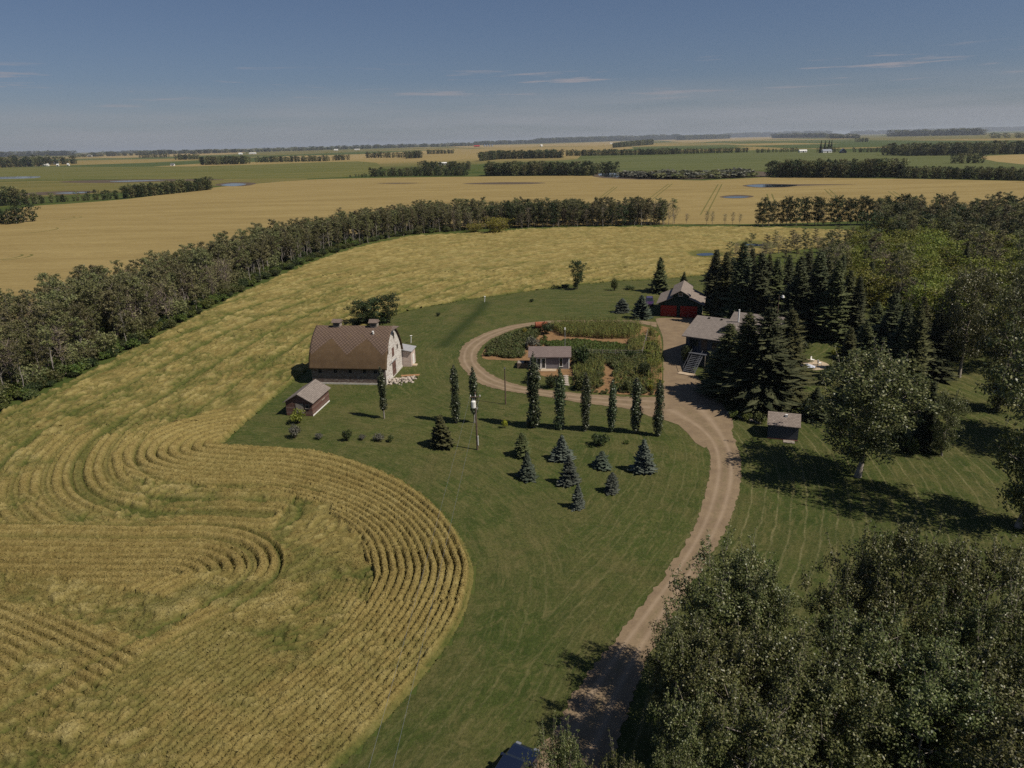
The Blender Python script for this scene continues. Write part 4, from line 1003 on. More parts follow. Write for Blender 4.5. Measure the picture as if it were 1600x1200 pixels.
ap = np.array(arch); sd = np.concatenate([[0], np.cumsum(np.linalg.norm(np.diff(ap, axis=0), axis=1))]); mids = sd[len(PROF) - 1]
tq = np.linspace(0, sd[-1], 61); ay = np.interp(tq, sd, ap[:, 0]); az = np.interp(tq, sd, ap[:, 1]); nq = len(tq)
for lay in (0.0, -0.12):
    for x in xs:
        for q in range(nq):
            nrm = unit(np.array([ay[q] * 0.8, az[q] - 2.0])); V.append((x, ay[q] + nrm[0] * lay, az[q] + nrm[1] * lay + 0.012 * sin(x * 1.7 + q * 0.4))); al.append(x + BL / 2); sl.append(abs(tq[q] - mids))
NB = nx * nq
for i in range(nx - 1):
    for q in range(nq - 1):
        k = i * nq + q; Fq.append((k, k + 1, k + nq + 1, k + nq)); Fq.append((NB + k, NB + k + nq, NB + k + nq + 1, NB + k + 1))
for q in range(nq - 1):
    Fq.append((q, NB + q, NB + q + 1, q + 1)); k = (nx - 1) * nq + q; Fq.append((k, k + 1, NB + k + 1, NB + k))
for i in range(nx - 1):
    for q in (0, nq - 1):
        k = i * nq + q; Fq.append((k, k + nq, NB + k + nq, NB + k))
roof = link("roof", mesh_np("roof", np.array(V), np.array(Fq), M['barn_roof'], {'along': al, 'slope': sl}), barn, label="rounded brown roof with diamond patterned shingles")
hood = MB(); hood.add([(BL / 2 + 0.34, -1.2, 8.35), (BL / 2 + 1.45, 0, 8.86), (BL / 2 + 0.34, 0, 8.93), (BL / 2 + 0.34, 1.2, 8.35), (BL / 2 + 0.34, -1.2, 8.25), (BL / 2 + 1.4, 0, 8.74), (BL / 2 + 0.34, 1.2, 8.25)], [(0, 1, 2), (2, 1, 3), (4, 5, 1, 0), (5, 6, 3, 1), (4, 6, 5)])
hood.part("hay_hood", M['sh_brown'], roof)
for x in (-BL / 2 + 3.4, BL / 2 - 2.9):
    c = MB().box(x - 0.6, x + 0.6, -0.55, 0.55, 8.6, 9.55).part("cupola", M['wood'], barn)
    m = MB(); m.prism([(-0.8, 9.552), (0.8, 9.552), (0, 10.05)], 'x', x - 0.8, x + 0.8); m.part("cupola_roof", M['sh_brown'], c)
    for s in (-1, 1):
        for k in range(3): MB().box(x - 0.45, x + 0.45, s * 0.552 - 0.03, s * 0.552 + 0.03, 8.98 + 0.18 * k, 9.06 + 0.18 * k).part("louvre", M['dark'], c)
MB().tube([(BL / 2 - 2.6, -1.85, 7.95), (BL / 2 - 2.6, -1.95, 8.45)], 0.17, 10).part("roof_vent", M['white'], roof)
for fx in (0.115, 0.325, 0.525, 0.72, 0.865):
    window(barn, -BL / 2 + BL * fx, -5.0, 2.35, 0.62, 0.72, 'f', M['wood'], M['dark'])
for y, z, w, h in ((-3.1, 5.3, 0.55, 0.85), (0.9, 7.0, 0.6, 0.9), (2.6, 4.6, 0.5, 0.7)):
    window(barn, BL / 2 + 0.02, y, z, w, h, 'r', M['wood'], M['dark'])
d = MB().box(BL / 2 + 0.023, BL / 2 + 0.09, -1.1, 0.9, 0.3, 2.7).part("door", M['shed_wood'], barn, label="brown sliding door in the gable end")
MB().box(BL / 2 + 0.023, BL / 2 + 0.14, -2.6, 1.4, 2.72, 2.84).part("door_rail", M['metal'], d)
MB().box(BL / 2 + 0.092, BL / 2 + 0.12, 0.6, 0.68, 1.2, 1.6).part("handle", M['metal'], d)
MB().box(BL / 2 + 0.023, BL / 2 + 0.07, -0.75, 0.45, 3.6, 5.1).part("loft_door", M['shed_wood'], barn, label="brown loft hatch in the gable end")

# ---- annex at the barn's far corner
p = rotpt(bc, a_ang, BL / 2 + 0.55, 6.75)
an = empty("lean_to", (p[0], p[1], 0), a_ang, "small pale lean-to with metal roof behind the barn's gable end", "lean-to")
MB().box(-1.1, 1.1, -1.5, 1.5, 0, 2.9).part("wall", m_boards("pale_red_boards", [(0.56, 0.44, 0.39), (0.62, 0.52, 0.47)], 0.2), an)
m = MB(); m.add([(-1.4, -1.8, 3.35), (1.35, -1.8, 2.86), (1.35, 1.8, 2.86), (-1.4, 1.8, 3.35), (-1.4, -1.8, 3.43), (1.35, -1.8, 2.94), (1.35, 1.8, 2.94), (-1.4, 1.8, 3.43)], [(0, 1, 2, 3), (4, 7, 6, 5), (0, 4, 5, 1), (1, 5, 6, 2), (2, 6, 7, 3), (3, 7, 4, 0)]); m.part("roof", m_plain("grey_roofing", (0.30, 0.30, 0.31), 0.8), an)
MB().box(1.103, 1.15, -0.5, 0.5, 0.0, 2.0).part("door", M['white'], an)
MB().box(1.16, 1.9, -1.3, -0.2, 0.0, 0.22).part("doorstep", M['concrete'], an)

# ---- rock pile by the gable end
V, Fq = [], []; nb = 0
_ico = bmesh.new(); bmesh.ops.create_icosphere(_ico, subdivisions=1, radius=1.0); IV = np.array([v.co[:] for v in _ico.verts]); IF = np.array([[v.index for v in f.verts] for f in _ico.faces]); _ico.free()
def stones(n, fn, smin, smax, name, label, cat, mat=None, kind='stuff'):
    V, Fq = [], []; nb = 0
    for k in range(n):
        x, y, z = fn(k); s = smin + (smax - smin) * rng.random()
        q = IV * (1 + 0.22 * rng.normal(0, 1, (len(IV), 1))) * np.array([s, s * (0.7 + 0.4 * rng.random()), s * (0.55 + 0.35 * rng.random())])
        V.append(q + [x, y, z + s * 0.3]); Fq.append(IF + nb); nb += len(IV)
    return link(name, mesh_np(name, np.concatenate(V), np.concatenate(Fq), mat or M['stone']), kind=kind, label=label, cat=cat)
rp0, rp1 = G(610, 598), G(645, 593)
def rp(k):
    t = rng.random(); o = rng.normal(0, 0.75); p = rp0 + (rp1 - rp0) * t; return p.x + rng.normal(0, 0.2), p.y + o, max(0, 0.55 - abs(o) * 0.45) * rng.random()
stones(150, rp, 0.16, 0.34, "rock_pile", "pile of pale field stones against the barn's gable end", "rock pile")
tb = G(642, 591)
t_ = empty("timber_stack", (tb.x, tb.y, 0), 0.1, "short stack of orange brown planks on the stone pile by the barn", "timber")
for k in range(5): MB().box(-1.6, 1.5, -0.35 + 0.14 * k, -0.23 + 0.14 * k, 0.5 + 0.02 * (k % 2), 0.58 + 0.02 * (k % 2)).part("plank", m_plain("plank_wood%d" % k, (0.36, 0.20, 0.10), 0.9, 0.2), t_)

# ---- little plank shed
N0, Lf, Rf = G(489.4, 650.6), G(450.6, 648), G(515, 627)
ax = unit(np.array((Rf - N0)[:2])); ang = atan2(ax[1], ax[0]); SLn = (Rf - N0).length; SWd = 4.1
c = rotpt((N0.x, N0.y), ang, SLn / 2, SWd / 2)
sh = empty("plank_shed", (c[0], c[1], 0), ang, "small weathered plank shed with tan shingle gable roof near the barn", "shed")
house_walls(SLn, SWd, 2.25, 3.45).part("wall", M['shed_wood'], sh)
rf = gable_roof(SLn, SWd, 2.25, 3.45, 0.3, 0.1).part("roof", M['sh_house'], sh)
MB().box(-SLn / 2, SLn / 2, -SWd / 2 - 0.03, -SWd / 2 - 0.004, 0.0, 0.22).part("sill_board", M['white'], sh)
MB().box(-SLn / 2 - 0.05, -SLn / 2 - 0.004, -0.7, 0.5, 0.0, 1.95).part("door", M['wood'], sh)
MB().box(0.4, 1.5, -SWd / 2 - 0.05, -SWd / 2 - 0.004, 1.15, 1.3).part("loose_board", M['wood'], sh)
window(sh, -SLn / 2, -1.3, 1.5, 0.5, 0.5, 'l', M['wood'], M['dark'])

# ---- garden house
g0, g1 = G(829, 577), G(889, 577); ang = atan2(g1.y - g0.y, g1.x - g0.x); L = (g1 - g0).length; Wd = 4.2
c = rotpt(((g0.x + g1.x) / 2, (g0.y + g1.y) / 2), ang, 0, Wd / 2)
gh = empty("garden_house", (c[0], c[1], 0), ang, "small grey garden house with glazed double doors and dark brown roof", "garden house")
house_walls(L, Wd, 2.45, 3.5, 0.1).part("wall", M['siding_grey'], gh)
gable_roof(L, Wd, 2.45, 3.5, 0.4, 0.1).part("roof", M['sh_grey'], gh)
MB().box(-L / 2 - 0.05, L / 2 + 0.05, -Wd / 2 - 0.05, Wd / 2 + 0.05, -0.05, 0.098).part("slab", M['concrete'], gh)
for x in (-L / 2, L / 2): MB().box(x - 0.1, x + 0.1, -Wd / 2 - 0.05, -Wd / 2 + 0.08, 0.1, 2.4).part("corner_board", M['white'], gh)
for x in (-L / 2 + 1.45, -L / 2 + 2.3):
    d = MB().box(x - 0.40, x + 0.40, -Wd / 2 - 0.07, -Wd / 2 - 0.005, 0.1, 2.1).part("door", M['white'], gh)
    MB().box(x - 0.27, x + 0.27, -Wd / 2 - 0.085, -Wd / 2 - 0.073, 0.3, 1.98).part("pane", M['glass'], d)
window(gh, L / 2 - 1.4, -Wd / 2, 1.3, 0.5, 1.5, 'f')
MB().box(-L / 2 + 0.6, L / 2 - 2.2, -Wd / 2 - 1.3, -Wd / 2 - 0.06, 0.0, 0.12).part("porch", M['concrete'], gh)
pp = rotpt(c, ang, L / 2 - 0.7, Wd / 2 + 0.6)
pl = empty("thin_mast", (pp[0], pp[1], 0), 0, "thin grey mast standing behind the garden house", "mast")
MB().tube([(0, 0, -0.2), (0, 0, 6.2)], 0.06, 8).part("pole", M['metal'], pl); MB().box(-0.12, 0.12, -0.12, 0.12, 5.9, 6.25).part("mast_head", M['white'], pl)
bx0 = rotpt(c, ang, -L / 2 - 1.4, -0.9)
bn = empty("compost_bin", (bx0[0], bx0[1], 0), ang, "dark wooden compost bin beside the garden house", "bin")
for y in (-0.8, 0.8): MB().box(-0.9, 0.9, y - 0.04, y + 0.04, 0, 1.0).part("side_panel", M['tar'], bn)
for x in (-0.94, 0.94): MB().box(x - 0.04, x + 0.04, -0.84, 0.84, 0, 1.0).part("side_panel", M['tar'], bn)
MB().box(-0.9, 0.2, -0.76, 0.76, 0.94, 1.0).part("lid", M['wood'], bn)
tk0 = G(846, 517)
tk = empty("fuel_tank", (tk0.x, tk0.y, 0), 0.05, "rusty red tank lying on legs at the back of the garden", "tank")
MB().tube([(-1.35, 0, 1.35), (-1.25, 0, 1.35), (1.25, 0, 1.35), (1.35, 0, 1.35)], [0.45, 0.62, 0.62, 0.45], 18).part("drum", M['rust'], tk)
MB().tube([(1.352, 0, 1.35), (1.37, 0, 1.35)], 0.44, 16).part("end_cap", m_plain("tan_paint", (0.45, 0.34, 0.2)), tk)
for x in (-0.9, 0.9):
    for y in (-0.35, 0.35): MB().tube([(x, y * 1.3, -0.1), (x, y, 0.95)], 0.05, 6).part("leg", M['rust'], tk)

# ---- garage with raised centre roof
q0, q1 = G(1028, 494), G(1096, 497); ang = atan2(q1.y - q0.y, q1.x - q0.x); L = (q1 - q0).length; Dp = 11.0
c = rotpt(((q0.x + q1.x) / 2, (q0.y + q1.y) / 2), ang, 0, Dp / 2)
ga = empty("garage", (c[0], c[1], 0), ang, "dark green garage with two red doors and a raised centre roof", "garage")
hw = L / 2; mo = 1.65; ze, zm, zr = 3.0, 4.35, 6.1
m = MB(); m.prism([(-hw, 0), (hw, 0), (hw, ze), (mo, zm), (-mo, zm), (-hw, ze)], 'y', -Dp / 2, Dp / 2); m.part("wall", M['siding_green'], ga)
m = MB(); m.prism([(-mo, zm), (mo, zm), (mo, zm + 0.8), (0, zr - 0.12), (-mo, zm + 0.8)], 'y', -Dp / 2, Dp / 2); m.part("monitor_wall", M['siding_green'], ga)
def slope(x0, z0, x1, z1, y0, y1, th=0.12):
    m = MB(); m.add([(x0, y0, z0), (x1, y0, z1), (x1, y1, z1), (x0, y1, z0), (x0, y0, z0 + th), (x1, y0, z1 + th), (x1, y1, z1 + th), (x0, y1, z0 + th)], [(0, 1, 2, 3), (4, 7, 6, 5), (0, 4, 5, 1), (1, 5, 6, 2), (2, 6, 7, 3), (3, 7, 4, 0)]); return m
sw = (zm - ze) / (hw - mo)
for s in (-1, 1):
    slope(s * (hw + 0.5), ze - 0.5 * sw + 0.01, s * mo, zm + 0.01, -Dp / 2 - 0.4, Dp / 2 + 0.4).part("wing_roof", M['sh_tan'], ga)
    slope(s * (mo + 0.55), zm + 0.8 - 0.55 * 0.62, 0, zr - 0.05, -Dp / 2 - 0.9, Dp / 2 + 0.5).part("centre_roof", M['sh_tan'], ga)
for x, w in ((-hw * 0.52, 3.5), (hw * 0.40, 3.7)):
    d = MB().box(x - w / 2, x + w / 2, -Dp / 2 - 0.06, -Dp / 2 - 0.004, 0.03, 2.55).part("garage_door", M['red'], ga)
    for k in range(1, 4): MB().box(x - w / 2, x + w / 2, -Dp / 2 - 0.08, -Dp / 2 - 0.062, 0.63 * k, 0.63 * k + 0.03).part("panel_joint", M['dark'], d)
    MB().box(x - 0.2, x + 0.2, -Dp / 2 - 0.12, -Dp / 2 - 0.063, 0.35, 0.42).part("handle", M['metal'], d)
MB().box(-hw - 0.05, hw + 0.05, -Dp / 2 - 0.05, Dp / 2 + 0.05, -0.1, 0.06).part("slab", M['concrete'], ga)
window(ga, 0, -Dp / 2, zm + 0.75, 0.8, 0.6, 'f')

# ---- the house
e0, e1 = G(1065, 525, 5.0), G(1122, 533, 5.0); ang = atan2(e1.y - e0.y, e1.x - e0.x); HL, HW = 13.5, 12.6; ov = 0.6
c = rotpt((e0.x, e0.y), ang, ov + HL / 2, ov + HW / 2)
ho = empty("farmhouse", (c[0], c[1], 0), ang, "raised farmhouse with broad grey brown shingle roof and front stairs among spruces", "house")
house_walls(HL, HW, 5.15, 7.2).part("wall", M['siding_blue'], ho)
hr = gable_roof(HL, HW, 5.15, 7.2, ov, 0.14).part("roof", M['sh_house'], ho)
for x in (-4.9, -2.6): MB().box(x - 0.18, x + 0.18, -0.75, -0.4, 6.9, 7.3).part("roof_vent", M['dark'], hr)
MB().tube([(0.4, -0.6, 6.8), (0.4, -0.6, 9.4)], 0.13, 10).part("chimney_pipe", M['white'], hr)
dm = house_walls(1.6, 2.2, 6.6, 7.2, 5.3).part("dormer", M['siding_blue'], ho)
dm.location = (-0.2, -3.4, 0); dm.rotation_euler = (0, 0, pi / 2)
dmr = gable_roof(1.8, 2.2, 6.6, 7.2, 0.25, 0.08).part("dormer_roof", M['sh_house'], dm)
for x in (-5.2, -1.2, 3.2): window(ho, x, -HW / 2, 3.9, 1.5, 1.2, 'f', M['siding_blue'])
for y in (-3.2, 1.2): window(ho, -HL / 2, y, 3.9, 1.4, 1.2, 'l', M['siding_blue'])
MB().box(-3.9, -2.9, -HW / 2 - 0.06, -HW / 2 - 0.004, 2.6, 4.7).part("door", M['tar'], ho)
# deck and stairs up to it, front
MB().box(-5.6, -2.4, -HW / 2 - 1.7, -HW / 2 - 0.07, 2.35, 2.5).part("landing", M['siding_blue'], ho)
for x in (-5.5, -2.5): MB().box(x - 0.07, x + 0.07, -HW / 2 - 1.68, -HW / 2 - 1.54, 0, 2.35).part("landing_post", M['wood'], ho)
st = empty("front_stairs", (0, 0, 0)); st.parent = ho
s0 = np.array([-4.0, -HW / 2 - 1.72]); nst = 11
for k in range(nst): MB().box(-4.75, -3.05, s0[1] - 0.34 * (k + 1), s0[1] - 0.34 * k - 0.05, 2.36 - 0.215 * (k + 1), 2.41 - 0.215 * (k + 1)).part("tread", M['siding_blue'], st)
for x in (-4.85, -2.95):
    m = MB(); m.add([(x - 0.05, s0[1], 2.3), (x + 0.05, s0[1], 2.3), (x + 0.05, s0[1] - 0.34 * nst, -0.05), (x - 0.05, s0[1] - 0.34 * nst, -0.05), (x - 0.05, s0[1], 2.05), (x + 0.05, s0[1], 2.05), (x + 0.05, s0[1] - 0.34 * nst, -0.3), (x - 0.05, s0[1] - 0.34 * nst, -0.3)], [(0, 1, 2, 3), (4, 7, 6, 5), (0, 4, 5, 1), (1, 5, 6, 2), (2, 6, 7, 3), (3, 7, 4, 0)]); m.part("stringer", M['siding_blue'], st)
    MB().tube([(x, s0[1], 3.3), (x, s0[1] - 0.34 * nst, 0.95)], 0.035, 6).part("handrail", M['siding_blue'], st)
    for k in (0, 5, 10): MB().tube([(x, s0[1] - 0.34 * k - 0.1, 2.2 - 0.215 * k), (x, s0[1] - 0.34 * k - 0.1, 3.24 - 0.215 * k)], 0.03, 6).part("baluster", M['siding_blue'], st)
MB().box(-5.3, -2.6, s0[1] - 0.34 * nst - 1.2, s0[1] - 0.34 * nst - 0.05, -0.05, 0.16).part("step_landing", M['concrete'], ho)
# rear wing half hidden by the trees
wc = G(1186, 492, 4.9)
wg = empty("house_wing", (wc[0], wc[1], 0), ang, "rear wing of the farmhouse with a brown roof glimpsed between spruces", "house wing")
house_walls(9, 7, 3.2, 4.9).part("wall", M['siding_blue'], wg); gable_roof(9, 7, 3.2, 4.9, 0.4, 0.12).part("roof", M['sh_house'], wg)

# ---- tool shed by the drive
q0, q1 = G(1199, 685), G(1246, 690); ang = atan2(q1.y - q0.y, q1.x - q0.x); L = (q1 - q0).length
c = rotpt(((q0.x + q1.x) / 2, (q0.y + q1.y) / 2), ang, 0, 1.95)
ts = empty("tool_shed", (c[0], c[1], 0), ang, "small blue grey tool shed with tan roof beside the driveway bend", "shed")
house_walls(L, 3.9, 2.05, 3.05).part("wall", M['siding_blue'], ts)
r_ = gable_roof(L, 3.9, 2.05, 3.05, 0.2, 0.1).part("roof", M['sh_tan'], ts)
MB().box(0.1, 0.42, -0.75, -0.45, 2.75, 3.12).part("roof_vent", M['white'], r_)
MB().box(-L / 2, L / 2, -2.03, -1.954, 0, 0.15).part("skirting_board", m_plain("brick_red", (0.22, 0.10, 0.07)), ts)
MB().box(0.3, 1.2, -2.01, -1.954, 0.16, 1.9).part("door", M['siding_blue'], ts)
MB().box(0.1, 1.5, -2.9, -2.04, 0, 0.1).part("ramp", M['wood'], ts)

# ---- patio behind the house with table and parasol
pz = Gs([(1222, 566), (1240, 561), (1275, 563), (1295, 570), (1290, 577), (1262, 579), (1238, 576)])
sheet("patio", smooth(pz, 3, True), 0.06, M['concrete'])
pp = G(1259, 590)
um = empty("parasol", (pp.x, pp.y, 0), 0, "pale blue grey parasol beside the patio", "parasol")
MB().tube([(0, 0, 0), (0, 0, 2.3)], 0.03, 8).part("pole", M['metal'], um); MB().tube([(0, 0, 0), (0, 0, 0.12)], 0.3, 12).part("base", M['concrete'], um)
m = MB(); m.add([(0, 0, 2.45)] + [(1.35 * cos(k * pi / 4), 1.35 * sin(k * pi / 4), 1.95) for k in range(8)], [(0, 1 + k, 1 + (k + 1) % 8) for k in range(8)]); m.part("canopy", m_plain("pale_blue_canvas", (0.46, 0.48, 0.56), 0.8, 0.08), um)
for k, (u, v) in enumerate(((1238, 567), (1269, 566), (1280, 571))):
    q = G(u, v); ch = empty("patio_chair", (q.x, q.y, 0.06), 0.8 * k, ("white patio chair at the far corner of the patio", "white patio chair near the middle of the patio", "white patio chair at the shaded end of the patio")[k], "chair", "patio chairs")
    MB().box(-0.28, 0.28, -0.28, 0.28, 0.4, 0.46).part("seat", M['white'], ch); MB().box(-0.28, 0.28, 0.24, 0.30, 0.46, 0.95).part("backrest", M['white'], ch)
    for x in (-0.24, 0.24):
        for y in (-0.24, 0.24): MB().box(x - 0.025, x + 0.025, y - 0.025, y + 0.025, 0, 0.4).part("leg", M['white'], ch)

# ---- poles, wires, lamps, posts
def upole(name, u, v, h, label, r=0.14):
    b = G(u, v); e = empty(name, (b.x, b.y, 0), 0, label, "pole"); MB().tube([(0, 0, -0.3), (0, 0, h)], [r, r * 0.65], 10).part("shaft", M['tar'], e); return e, b
up, pb = upole("utility_pole", 746, 703, 8.0, "tall brown utility pole with a transformer on the lawn")
tr = MB().tube([(-0.25, -0.28, 5.95), (-0.25, -0.28, 6.05), (-0.25, -0.28, 6.85), (-0.25, -0.28, 6.95)], [0.24, 0.3, 0.3, 0.2], 14).part("transformer", M['white'], up)
for dx in (-0.1, 0.1): MB().tube([(-0.25 + dx, -0.28, 6.95), (-0.25 + dx, -0.28, 7.25)], [0.05, 0.03], 8).part("bushing", M['metal'], tr)
MB().box(-0.7, 0.7, -0.19, -0.09, 7.35, 7.47).part("crossarm", M['tar'], up)
for x in (-0.6, 0.0, 0.6): MB().tube([(x, -0.14, 7.47), (x, -0.14, 7.68)], [0.06, 0.04], 8).part("insulator", M['white'], up)
MB().box(0.1, 0.2, -0.16, 0.0, 0.7, 2.0).part("cable_guard", M['white'], up); MB().box(0.13, 0.2, -0.1, 0.1, 5.7, 5.85).part("bracket", M['white'], up)
sp_, sb = upole("service_pole", 790, 632, 6.0, "shorter brown pole standing beside the loop drive", 0.12)
MB().box(-0.1, 0.1, -0.14, 0.1, 5.7, 5.9).part("bracket", M['metal'], sp_)
def wire(a, b, sag, label):
    a, b = Vector(a), Vector(b); pts = [a + (b - a) * t - Vector((0, 0, 4 * sag * t * (1 - t))) for t in np.linspace(0, 1, 14)]
    link("power_line", MB().tube(pts, 0.007, 4).mesh("power_line", M['metal']), label=label, cat="cable", group="power lines over the lawn")
wire((pb.x - 0.6, pb.y - 0.14, 7.65), (-9.6, -8, 8.6), 0.9, "overhead power line on the far side from the drive, running from the transformer pole")
wire((pb.x + 0.6, pb.y - 0.14, 7.65), (-8.3, -8, 8.6), 0.9, "overhead power line on the side nearer the drive, running from the transformer pole")
yl = G(1209, 548); ye = empty("yard_light", (yl.x, yl.y, 0), 0, "tall yard light pole with a white lamp among the spruces", "lamp")
MB().tube([(0, 0, -0.2), (0, 0, 10.4)], [0.11, 0.07], 8).part("pole", M['tar'], ye); MB().tube([(0, 0, 10.2), (0.5, -0.5, 10.5)], 0.035, 6).part("arm", M['metal'], ye); MB().tube([(0.5, -0.5, 10.15), (0.5, -0.5, 10.55)], [0.28, 0.16], 10).part("lamp_head", M['white'], ye)
for (u, v, h, lab) in ((757, 472, 1.4, "white marker post at the lawn's far edge by the grain"), (642, 536, 1.5, "white leaning water post on the grass behind the barn")):
    b = G(u, v); link("marker_post", MB().tube([(0, 0, -0.1), (0.15, 0, h)], 0.08, 8).add([(-0.12, -0.12, h), (0.36, -0.12, h), (0.36, 0.12, h), (-0.12, 0.12, h), (0.12, 0, h + 0.14)], [(0, 1, 4), (1, 2, 4), (2, 3, 4), (3, 0, 4), (3, 2, 1, 0)]).mesh("marker_post", M['white']), None, (b.x, b.y, 0), label=lab, cat="post")

# ---- vehicles
def car(name, loc, rot, paint, label, L=4.7, W=1.86, H=1.66, tall_hood=1.0):
    e = empty(name, (loc[0], loc[1], 0.03), rot, label, "car")
    low = [(-L / 2, 0.35), (-L / 2 + 0.08, 0.95), (-L / 2 + 0.25, 1.02), (L / 2 - 1.35, 1.04), (L / 2 - 0.35, 0.90), (L / 2, 0.72), (L / 2 - 0.02, 0.33)]
    m = MB(); m.prism(low, 'y', -W / 2, W / 2); m.part("body", paint, e, 0.07)
    a, b, c_, d = -L / 2 + 0.2, -L / 2 + 0.6, L / 2 - 2.0, L / 2 - 1.28; hw = W / 2
    m = MB(); m.add([(a, -hw + 0.08, 1.0), (d, -hw + 0.08, 1.0), (d, hw - 0.08, 1.0), (a, hw - 0.08, 1.0), (b, -hw + 0.24, H - 0.07), (c_, -hw + 0.24, H - 0.07), (c_, hw - 0.24, H - 0.07), (b, hw - 0.24, H - 0.07)], [(0, 1, 5, 4), (1, 2, 6, 5), (2, 3, 7, 6), (3, 0, 4, 7), (4, 5, 6, 7)]); m.part("windows", M['glass'], e)
    MB().box(b - 0.02, c_ + 0.02, -hw + 0.22, hw - 0.22, H - 0.075, H).part("roof", paint, e, 0.03)
    for s in (-1, 1):
        MB().tube([(L / 2 - 1.35, s * (hw - 0.08), 1.0), (c_, s * (hw - 0.23), H - 0.05)], 0.045, 6).part("pillar", paint, e)
        MB().tube([(a + 0.02, s * (hw - 0.08), 1.0), (b, s * (hw - 0.23), H - 0.05)], 0.05, 6).part("pillar", paint, e)
        MB().box(L / 2 - 1.75, L / 2 - 1.5, s * (hw + 0.12) - 0.1, s * (hw + 0.12) + 0.1, 1.0, 1.18).part("mirror", paint, e, 0.03)
        MB().box(L / 2 - 0.22, L / 2 - 0.015, s * (hw - 0.28) - 0.17, s * (hw - 0.28) + 0.17, 0.66, 0.82).part("headlight", M['metal'], e)
        MB().box(-L / 2 - 0.01, -L / 2 + 0.08, s * (hw - 0.22) - 0.14, s * (hw - 0.22) + 0.14, 0.7, 0.92).part("tail_light", M['red'], e)
        for x in (-L / 2 + 0.85, L / 2 - 0.9):
            w = MB().tube([(x, s * (hw - 0.2), 0.33), (x, s * (hw + 0.01), 0.33)], 0.34, 18).part("wheel", M['black'], e)
            MB().tube([(x, s * (hw - 0.02), 0.33), (x, s * (hw + 0.02), 0.33)], 0.2, 12).part("rim", M['metal'], w)
    return e
def m_paint(name, col):
    n = N(name); n.b.inputs['Coat Weight'].default_value = 0.6; return n.done(col, 0.3, 0.5)
cb = G(797, 1192); car("parked_car", (cb.x + 0.1, cb.y - 1.5), radians(62), m_paint("dark_blue_paint", (0.006, 0.010, 0.026)), "dark blue car in tree shade on the drive at the bottom edge")
cb = G(1016, 478); car("parked_car", (cb.x, cb.y + 1.2), radians(-100), m_paint("dark_purple_paint", (0.05, 0.02, 0.07)), "dark purple car parked on the grass beside the garage", 4.6, 1.9, 1.75)
#PART5
# ================================================================== TREES AND SHRUBS OF THE YARD
# columnar poplars in a row
colpos = [(600.5, 654, 572, "columnar poplar standing alone in front of the barn"), (713, 661, 568, "columnar poplar just beside the transformer pole, on the barn side"), (741.5, 661, 571, "columnar poplar rising right behind the transformer pole"),
          (834.5, 668, 548, "widest columnar poplar, in front of the garden house doors"), (874.5, 670, 572, "columnar poplar in front of the right half of the garden house"), (915, 673, 580, "columnar poplar next after the garden house towards the bend"),
          (955.5, 675, 592, "thin columnar poplar, third from the bend of the drive"), (992.6, 677, 588, "columnar poplar, second from the bend of the drive"), (1027.5, 681, 592, "columnar poplar nearest the bend of the drive")]
for k, (u, v, vt, lab) in enumerate(colpos):
    b = G(u, v); h = tall(u, v, vt); mod = COLBARE if k in (0, 2) else COLUMN[k % 7]
    plant("columnar_poplar", mod, b, lab, "poplar", "columnar poplars in a row", 1.35 if k == 3 else (1.1 if k in (7, 4) else 0.92), h / (8.2 if k in (0, 2) else 8.5))
# young spruces on the front lawn: base px, top row, kind, width px
for u, v, vt, kind, w, lab in ((690, 698, 648, 'dark', 40, "dark young spruce left of the transformer pole"), (816, 712, 676, 'dark', 32, "dark young spruce at the back left of the lawn group"),
        (824, 746, 706, 'green', 36, "grey green young spruce in front of the dark one in the lawn group"), (878, 718, 680, 'blue', 36, "blue spruce at the back middle of the lawn group"),
        (889, 756, 711, 'blue', 34, "blue spruce in the centre of the lawn group"), (903, 793, 755, 'blue', 28, "small blue spruce standing nearest the grain of the lawn group"),
        (940, 729, 705, 'green', 36, "low wide spruce bush right of the lawn group centre"), (1005, 737, 686, 'blue', 38, "tallest blue spruce of the lawn group, nearest the drive"),
        (956, 768, 738, 'blue', 28, "small blue spruce between the group and the drive"), (1030, 456, 402, 'dark', 38, "tall dark spruce at the lawn's far edge left of the garage"),
        (1002, 498, 461, 'green', 34, "young spruce beside the garage driveway"), (972, 488, 466, 'blue', 26, "small blue spruce on the lawn left of the garage"), (1068, 452, 424, 'dark', 16, "slim dark spruce just behind the garage"), (1110, 440, 420, 'dark', 22, "little dark spruce peeping over the garage roof")):
    b = G(u, v); h = tall(u, v, vt); dep = (Vector(b) - Vector((0, 0, CAM_H))).dot(_F); wm = w / FPX * dep
    i = int(u) % len(YOUNG[kind]); mod = YOUNG[kind][i]; hn = 4.5 if kind == 'dark' else 4.0; rn = {'blue': 1.35, 'green': 1.5, 'dark': 1.6}[kind]
    plant("young_spruce", mod, b, lab, "spruce", "spruces on the lawn", wm / 2 / rn * 1.05, h / hn)
def shrub(u, v, vt, kind, w, lab, name="shrub"):
    b = G(u, v); h = max(0.3, tall(u, v, vt)); dep = (Vector(b) - Vector((0, 0, CAM_H))).dot(_F); wm = w / FPX * dep
    return plant(name, BUSH[kind], b, lab, "shrub", None, wm / 2 / 1.05, h / 1.3, parts=("stems", "foliage"))
